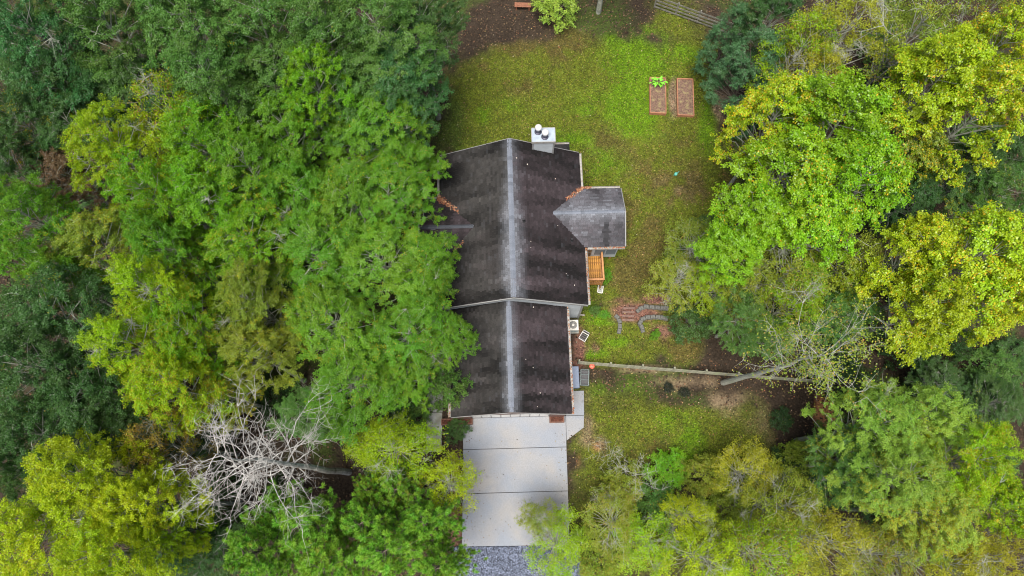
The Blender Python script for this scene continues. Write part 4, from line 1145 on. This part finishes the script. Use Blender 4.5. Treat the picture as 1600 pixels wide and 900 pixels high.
# shaded undergrowth
ur=random.Random(5)
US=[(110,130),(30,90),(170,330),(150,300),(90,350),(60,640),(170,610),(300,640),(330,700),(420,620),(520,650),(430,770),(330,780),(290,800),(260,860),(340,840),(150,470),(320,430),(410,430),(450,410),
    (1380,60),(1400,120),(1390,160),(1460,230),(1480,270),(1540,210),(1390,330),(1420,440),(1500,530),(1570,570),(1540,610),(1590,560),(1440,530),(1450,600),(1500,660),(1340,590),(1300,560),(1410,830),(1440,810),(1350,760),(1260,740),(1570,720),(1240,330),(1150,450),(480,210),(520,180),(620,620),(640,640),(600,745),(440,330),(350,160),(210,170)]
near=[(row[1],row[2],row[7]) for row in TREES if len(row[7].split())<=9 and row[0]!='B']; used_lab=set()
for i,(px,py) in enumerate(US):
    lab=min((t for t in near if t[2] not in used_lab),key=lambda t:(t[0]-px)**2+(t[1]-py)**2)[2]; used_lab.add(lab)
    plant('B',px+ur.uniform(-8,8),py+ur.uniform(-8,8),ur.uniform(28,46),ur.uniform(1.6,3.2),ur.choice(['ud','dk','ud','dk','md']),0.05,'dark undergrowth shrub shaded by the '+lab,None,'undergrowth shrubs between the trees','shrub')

# ------------------------------------------------------------------ dead pine and bare tree
def branch(mb,p,d,L,r0,level,rnd,up,tips,seg=5,sides=4):
    pts=[Vector(p)]; d=Vector(d).normalized(); rad=[r0]
    for i in range(seg):
        d=(d+Vector((rnd.gauss(0,.22),rnd.gauss(0,.22),rnd.gauss(0,.16)+up))).normalized()
        pts.append(pts[-1]+d*(L/seg)); rad.append(r0*(1-0.85*(i+1)/seg))
    mb.tube(pts,rad,sides,False)
    tips.append(pts[-1])
    return pts,rad
def bare(name,base,H,label,cat,mat,z0,nb,R,seed,trunk_r,n2,n3,upb,leafhue=None,zfork=None,twig=0.006):
    rnd=random.Random(seed); e=empty(name,(*base,0)); tag(e,label,cat)
    t=MB(); pts=[]; 
    for i in range(9):
        f=i/8; pts.append((rnd.gauss(0,.05)*H*0.1*f,rnd.gauss(0,.05)*H*0.1*f,f*H))
    t.tube(pts,[trunk_r*(1-0.93*(i/8)**1.2) for i in range(9)],9)
    t.build('trunk',mat,e)
    tips=[]; b=MB()
    for i in range(nb):
        f=(i+rnd.random())/nb; z=z0+(H-z0)*f; a=i*2.39996+rnd.gauss(0,.4)
        L=R*(1-0.55*f**2)*rnd.uniform(0.75,1.2)*(0.75+0.5*min(1,f*4))
        lo=[np.interp(z,[q[2] for q in pts],[q[k] for q in pts]) for k in (0,1)]
        p1,r1=branch(b,(lo[0],lo[1],z),(math.cos(a),math.sin(a),rnd.uniform(0.1,0.7)),L,trunk_r*0.18*(1-0.5*f),1,rnd,upb,tips,6,5)
        for j in range(n2):
            k=rnd.randint(2,6); q=p1[k]; dd=(p1[k]-p1[k-1]).normalized()
            side=Vector((rnd.gauss(0,1),rnd.gauss(0,1),rnd.gauss(0.1,.6))).normalized()
            p2,_=branch(b,q,dd*0.6+side,L*rnd.uniform(0.25,0.5),max(twig*2.2,r1[k]*0.55),2,rnd,upb*0.6,tips,4,4)
            for m in range(n3):
                kk=rnd.randint(1,4); dd2=(p2[kk]-p2[kk-1]).normalized(); s2=Vector((rnd.gauss(0,1),rnd.gauss(0,1),rnd.gauss(0,.7))).normalized()
                branch(b,p2[kk],dd2*0.6+s2,L*rnd.uniform(0.10,0.24),twig*1.3,3,rnd,0,tips,2,3)
    b.build('branches',mat,e)
    if leafhue:
        T=np.array([tuple(q) for q in tips]); r=np.random.default_rng(seed); n=len(T)*5
        C=np.repeat(T,5,0)+r.normal(0,0.16,(n,3)); Nm=unit(np.array([0,0,1.0])+r.normal(0,.5,(n,3))); A=r.normal(0,1,(n,3))
        V=leaf_quads(C,Nm,A,0.10*r.uniform(.7,1.2,(n,1)),0.06*r.uniform(.7,1.2,(n,1)))
        me=quads_mesh('sparse_leaves',V,LEAF['sparse'],np.stack([r.random(n),r.random(n),r.random(n),np.ones(n)],1))
        c=link('crown',me,e); c.color=(*HUE[leafhue],0.15)
    return e
bare('dead_pine',P(545,738),18.5,'grey dead pine with a mass of bare bleached branches','tree',M['bark_dead'],9.4,42,2.55,71,0.21,8,5,0.03,twig=0.0048).rotation_euler=(0,-0.05,0)
bare('bare_tree',P(1130,598),15.5,'pale grey almost leafless tree leaning across the board fence','tree',M['bark_pale'],9.8,14,2.8,72,0.19,8,5,0.10,'ol',twig=0.006).rotation_euler=(0.065,0.03,0)
bare('bare_sapling',P(978,745),5.5,'thin bare grey sapling in the thicket right of the driveway','tree',M['bark_pale'],1.6,14,1.5,73,0.045,6,4,0.05,twig=0.0045)
bare('bare_sapling',P(940,715),3.2,'small bare sapling at the edge of the front yard','tree',M['bark_pale'],0.8,9,1.2,74,0.03,5,3,0.05,twig=0.004)
bare('bare_sapling',P(1268,712),7.5,'leafless forked sapling beside the grey green bush','tree',M['bark_pale'],3,10,1.8,75,0.07,5,3,0.06,twig=0.008)
bare('bare_tree',P(1235,170),14,'bare grey limbed tree among the orange tinted trees','tree',M['bark_pale'],7,12,3.0,76,0.14,6,4,0.08,twig=0.009)

# the bed's plant: broad bright leaves
def bed_plant():
    x,y=P(1027,132,0.3); e=empty('leafy_plant',(x,y,0.24)); tag(e,'bright green broad leaved plant in the left raised bed','plant')
    st=MB(); r=np.random.default_rng(3)
    for i in range(8):
        a=i*2.4; st.tube([(0,0,0),(0.2*math.cos(a),0.12*math.sin(a),0.3),(0.5*math.cos(a),0.28*math.sin(a),0.55)],[0.02,0.014,0.006],5,False)
    st.build('stem',mat_solid('green_stem',(0.1,0.25,0.03),0.6),e)
    lm=bpy.data.materials.new('broad_leaf'); lm=mat_solid('broad_leaf',(0.17,0.50,0.025),0.5,0.2,5,0.1)
    for i in range(26):
        a=r.random()*6.283; rad=r.uniform(0.1,1.0); L=r.uniform(0.22,0.36); w=L*0.5
        b=MB(); vs=[]; fs=[]
        for k in range(5):
            f=k/4; ww=w*math.sin(math.pi*(0.12+0.85*f))*0.5; z=0.12*math.sin(f*2.2)-0.10*f*f
            vs+=[(f*L,-ww,z+0.03),(f*L,0,z),(f*L,ww,z+0.03)]
        for k in range(4):
            q=k*3; fs+=[(q,q+3,q+4,q+1),(q+1,q+4,q+5,q+2)]
        b.add(vs,fs); o=b.build('leaf',lm,e,(0.5*rad*math.cos(a),0.28*rad*math.sin(a),0.2+0.35*r.random()),True); o.rotation_euler=(r.normal(0,.2),r.normal(0.1,.2),a)
bed_plant()

# ------------------------------------------------------------------ garden walls, steps
def block_wall(pix,label,bl=0.34,depth=0.26,h=0.32,courses=2,seed=1):
    r=random.Random(seed); pts=[Vector((*P(*p,0.2),0)) for p in pix]
    c=sum((p for p in pts),Vector())/len(pts); e=empty('garden_wall',(c.x,c.y,0)); tag(e,label,'wall')
    cum=[0]
    for a,b in zip(pts[:-1],pts[1:]): cum.append(cum[-1]+(b-a).length)
    n=max(2,int(cum[-1]/bl))
    me=MB().bevbox(-bl/2+0.008,bl/2-0.008,-depth/2,depth/2,0,h/courses-0.004,0.025).mesh('block',M['block'])
    for k in range(courses):
        for i in range(n):
            s=(i+0.5+(0.5 if k%2 and i<n-1 else 0))*cum[-1]/n
            j=max(q for q in range(len(cum)-1) if cum[q]<=s); f=(s-cum[j])/(cum[j+1]-cum[j]); p=pts[j].lerp(pts[j+1],min(1,f)); d=pts[j+1]-pts[j]
            o=link('block',me,e,(p.x-c.x,p.y-c.y,k*h/courses+r.uniform(-.008,.008))); o.rotation_euler=(r.uniform(-.03,.03),r.uniform(-.03,.03),math.atan2(d.y,d.x)+r.uniform(-.05,.05))
block_wall([(1006,519),(1003,512),(1000,505),(1003,499),(1010,496),(1022,495),(1034,496),(1044,498)],'dark grey curved block wall around the mulch bed',seed=1)
block_wall([(995,487),(1001,482),(1009,479),(1020,480),(1032,481),(1045,482)],'dark grey curved block wall above the mulch bed',seed=2)
block_wall([(967,521),(969,512),(969,503),(966,496),(961,492)],'pale grey curved block edging left of the steps',courses=1,h=0.2,seed=3)
block_wall([(1072,500),(1085,502),(1098,504),(1112,507)],'dark block wall end in the shade of the bushes',seed=4)
st=empty('garden_steps',(*P(983,490),0)); tag(st,'reddish garden steps between the curved block walls','steps')
for i in range(4):
    x,y=P(982-i*0.4,482+i*6); bx0,by0=P(983,490)
    MB().bevbox(-0.42,0.42,-0.07,0.07,-0.1,0.14-i*0.025,0.03).build('tread',M['tread'],st,(x-bx0,y-by0,0)).rotation_euler=(0,0,random.uniform(-.05,.05))

# ------------------------------------------------------------------ things in the yard
x,y=P(895.5,508,0.7); ac=empty('air_conditioner',(x,y,0),HR); tag(ac,'square beige air conditioner unit with round fan grille beside the garage','air conditioner')
b=MB(); b.box(-.33,.33,-.33,.33,0.08,0.68)
for i in range(8): b.box(-.345,.345,-.345,.345,0.12+i*0.07,0.145+i*0.07)
b.build('body',M['wire'],ac)
b=MB(); b.bevbox(-.36,.36,-.36,.36,0.68,0.74,0.03); b.build('top_panel',M['acw'],ac)
b=MB(); b.lathe(0,0,[(0.27,0.741),(0.27,0.75),(0.02,0.752)],24); b.build('fan_opening',M['dark'],ac)
for rr in (0.09,0.15,0.21,0.265):
    b=MB(); b.tube([(rr*math.cos(t*math.pi/12),rr*math.sin(t*math.pi/12),0.765) for t in range(25)],0.009,4,False); b.build('grille_ring',M['acw'],ac)
MB().lathe(0,0,[(0.08,0.755),(0.08,0.79),(0.03,0.80)],14).build('motor_cap',M['acw'],ac)
MB().bevbox(-.42,.42,-.42,.42,-0.02,0.079,0.01).build('pad',M['path'],ac)

x,y=P(912,526,0.3); chr_=empty('garden_chair',(x,y,0),R_(-32)); tag(chr_,'white framed low chair with dark seat lying in the leaves','chair')
for sx in (-1,1):
    MB().box(sx*0.27-0.025,sx*0.27+0.025,-0.30,0.34,0.30,0.35).build('side_rail',M['white_pl'],chr_)
    for yy in (-0.27,0.27): MB().box(sx*0.27-0.022,sx*0.27+0.022,yy-0.022,yy+0.022,0,0.299).build('leg',M['white_pl'],chr_)
for yy in (-0.30,0.30): MB().box(-0.244,0.244,yy-0.025,yy+0.025,0.31,0.355).build('cross_rail',M['white_pl'],chr_)
for k in range(3): MB().bevbox(-0.22,0.22,-0.25+k*0.17,-0.25+k*0.17+0.12,0.30,0.33,0.008).build('seat_strap',M['dark'],chr_)
for sx in (-1,1): MB().tube([(sx*.25,.33,.35),(sx*.25,.40,.66)],0.022,6).build('back_post',M['white_pl'],chr_)
MB().tube([(-.25,.40,.66),(.25,.40,.66)],0.022,6).build('back_rail',M['white_pl'],chr_)
MB().slab3([(-0.22,0.345,0.42),(0.22,0.345,0.42),(0.22,0.385,0.62),(-0.22,0.385,0.62)],(0,0.015,0)).build('back_strap',M['dark'],chr_)
chr_.scale=(0.85,0.85,0.85)

x,y=P(899.5,589,0.6); bxo=empty('storage_box',(x,y,0),HR); tag(bxo,'long blue grey storage box against the garage wall','storage box')
MB().box(-.20,.20,-.68,.68,0,0.55).build('body',M['bluebox'],bxo)
MB().bevbox(-.225,.225,-.71,.71,0.552,0.61,0.025).build('lid',M['bluebox'],bxo)
MB().box(0.226,0.245,-.12,.12,0.50,0.54).build('handle',M['dark'],bxo)

x,y=P(913.5,590,0.4); ct=empty('wire_cart',(x,y,0),R_(-3)); tag(ct,'open steel wire garden cart beside the storage box','cart')
MB().box(-.24,.24,-.50,.50,0.22,0.24).build('tray',M['dark'],ct)
b=MB()
for z in (0.26,0.40,0.54):
    for a,c in (((-.26,-.52),(.26,-.52)),((.26,-.52),(.26,.52)),((.26,.52),(-.26,.52)),((-.26,.52),(-.26,-.52))): b.tube([(*a,z),(*c,z)],0.018 if z>.5 else 0.008,4)
for i in range(9):
    for sx in (-.26,.26): b.tube([(sx,-.52+i*.13,.24),(sx,-.52+i*.13,.54)],0.008,4)
for i in range(5):
    for sy in (-.52,.52): b.tube([(-.26+i*.13,sy,.24),(-.26+i*.13,sy,.54)],0.008,4)
b.build('basket',M['wire'],ct)
for yy in (-.17,.17): MB().tube([(-.26,yy,.545),(.26,yy,.545)],0.018,5).build('cross_bar',M['wire'],ct)
for sx in (-1,1):
    for yy in (-.38,.38):
        w_=MB(); w_.lathe(0,0,[(0.10,-0.025),(0.13,-0.02),(0.13,0.02),(0.10,0.025)],14); o=w_.build('wheel',M['dark'],ct,(sx*.31,yy,.13)); o.rotation_euler=(0,R_(90),0)

def ball():
    x,y=P(925,572,0.2); e=empty('ball',(x,y,0)); tag(e,'coral red ball by the fence beside the storage box','ball')
    b=MB(); b.lathe(0,0,[(0.19*math.sin(t*math.pi/10)+0.001,0.19-0.19*math.cos(t*math.pi/10)) for t in range(11)],18); b.build('shell',M['coral'],e,smooth=True)
    for k in range(3):
        a=k*math.pi/3; MB().tube([(0.191*math.sin(t)*math.cos(a),0.191*math.sin(t)*math.sin(a),0.19+0.191*math.cos(t)) for t in np.linspace(0,6.283,25)],0.008,4,False).build('seam',M['dark'],e)
ball()
x,y=P(938,452,0.05); sp=empty('splash_block',(x,y,0),R_(80)); tag(sp,'small pale concrete splash block below the deck corner','splash block')
MB().box(-.26,.26,-.17,.17,0,0.05).build('base',M['path'],sp)
for yy in (-1,1): MB().bevbox(-.26,.26,yy*.17-.03,yy*.17+.03,0.051,0.12,0.008).build('rim',M['acw'],sp)
MB().bevbox(-.29,-.23,-.14,.14,0.051,0.12,0.008).build('end_rim',M['acw'],sp)
x,y=P(1056,272,0.1); tl=empty('watering_can',(x,y,0),0.6); tag(tl,'small teal watering can lying in the lawn','watering can')
MB().lathe(0,0,[(0.10,0),(0.12,0.04),(0.11,0.2),(0.08,0.22)],12).build('body',M['teal'],tl,smooth=True)
MB().tube([(0.1,0,0.06),(0.2,0,0.16),(0.27,0,0.24)],[0.03,0.022,0.02],6).build('spout',M['teal'],tl)
MB().tube([(-0.1,0,0.05),(-0.2,0,0.12),(-0.16,0,0.24),(-0.05,0,0.23)],0.014,5).build('handle',M['teal'],tl)
x,y=P(817,8,0.4); bn=empty('bench',(x,y,0),R_(-2)); tag(bn,'brown wooden bench beside the pale bush at the top edge','bench')
for k in range(3): MB().bevbox(-.65,.65,-.21+k*.145,-.21+k*.145+.13,.42,.46,.006).build('seat_board',M['bench'],bn)
for sx in (-.5,.5): MB().box(sx-.05,sx+.05,-.19,.19,0,.419).build('leg',M['bench'],bn)

# leaves caught in the valleys and gutters of the roof
def roof_litter():
    r=np.random.default_rng(9); C=[]; K=[]
    def line(p,q,n,s):
        for _ in range(n):
            t=r.random()**1.4; v=np.array(p)*(1-t)+np.array(q)*t+r.normal(0,1,3)*np.array([s,s,0.01]); C.append(v)
    line((MX1+0.05,RWY1+0.03,MZ+0.03),(4.0,18.4,MZ+0.52),170,0.08); line((MX1+0.05,RWY1+0.05,MZ+0.03),(MX1+0.6,RWY1+0.08,MZ+0.03),90,0.04)
    line((MX1+0.08,RWY0-0.1,MZ+0.02),(MX1+0.09,MY0+0.2,MZ+0.02),90,0.03); line((RWX1,RWY0-0.09,MZ+0.02),(MX1+0.1,RWY0-0.09,MZ+0.02),70,0.03)
    line((MX0-0.05,LWY1+0.1,MZ+0.02),(-3.0,17.7,MZ+0.60),260,0.09); line((MX0-0.05,LWY1+0.1,MZ+0.02),(-3.9,18.4,MZ+0.2),160,0.10)
    line((-3.2,15.1,MZ+0.5),(-2.6,15.5,MZ+0.77),60,0.07); line((GX1+0.08,GY0,GZ+0.02),(GX1+0.09,MY0,GZ+0.02),120,0.03); line((GX0-0.08,GY0,GZ+0.02),(GX0-0.09,MY0,GZ+0.02),60,0.03)
    for _ in range(14):
        if r.random()<0.6: x=r.uniform(mc+.3,MX1-.1); y=r.uniform(MY0,MY1-1); z=MZ+(MX1-x)*PITCH
        else: x=r.uniform(gc+.2,GX1-.1); y=r.uniform(GY0,MY0); z=GZ+(GX1-x)*PITCH
        C.append(np.array([x,y,z+0.03]))
    C=np.array(C); n=len(C)
    pal=np.array([[0.28,0.105,0.055],[0.34,0.17,0.085],[0.2,0.08,0.045],[0.36,0.28,0.19]]); col=pal[r.choice(4,n,p=[.45,.25,.2,.1])]*(0.6+0.7*r.random(n))[:,None]
    col[-14:]=np.array([0.62,0.55,0.5])*(0.4+0.6*r.random(14))[:,None]
    Nm=unit(np.array([0,0,1.0])+r.normal(0,.3,(n,3))); V=leaf_quads(C+np.array([0,0,0.03]),Nm,r.normal(0,1,(n,3)),0.10*r.uniform(.6,1.2,(n,1)),0.07*r.uniform(.6,1.2,(n,1)))
    me=quads_mesh('roof_leaf_litter',V,M['scatter'],np.concatenate([col,np.ones((n,1))],1)); o=link('leaf_litter',me,None,(0,0,0)); o.rotation_euler=(0,0,HR)
    tag(o,'rust coloured fallen leaves caught in roof valleys and gutters',kind='stuff')
roof_litter()
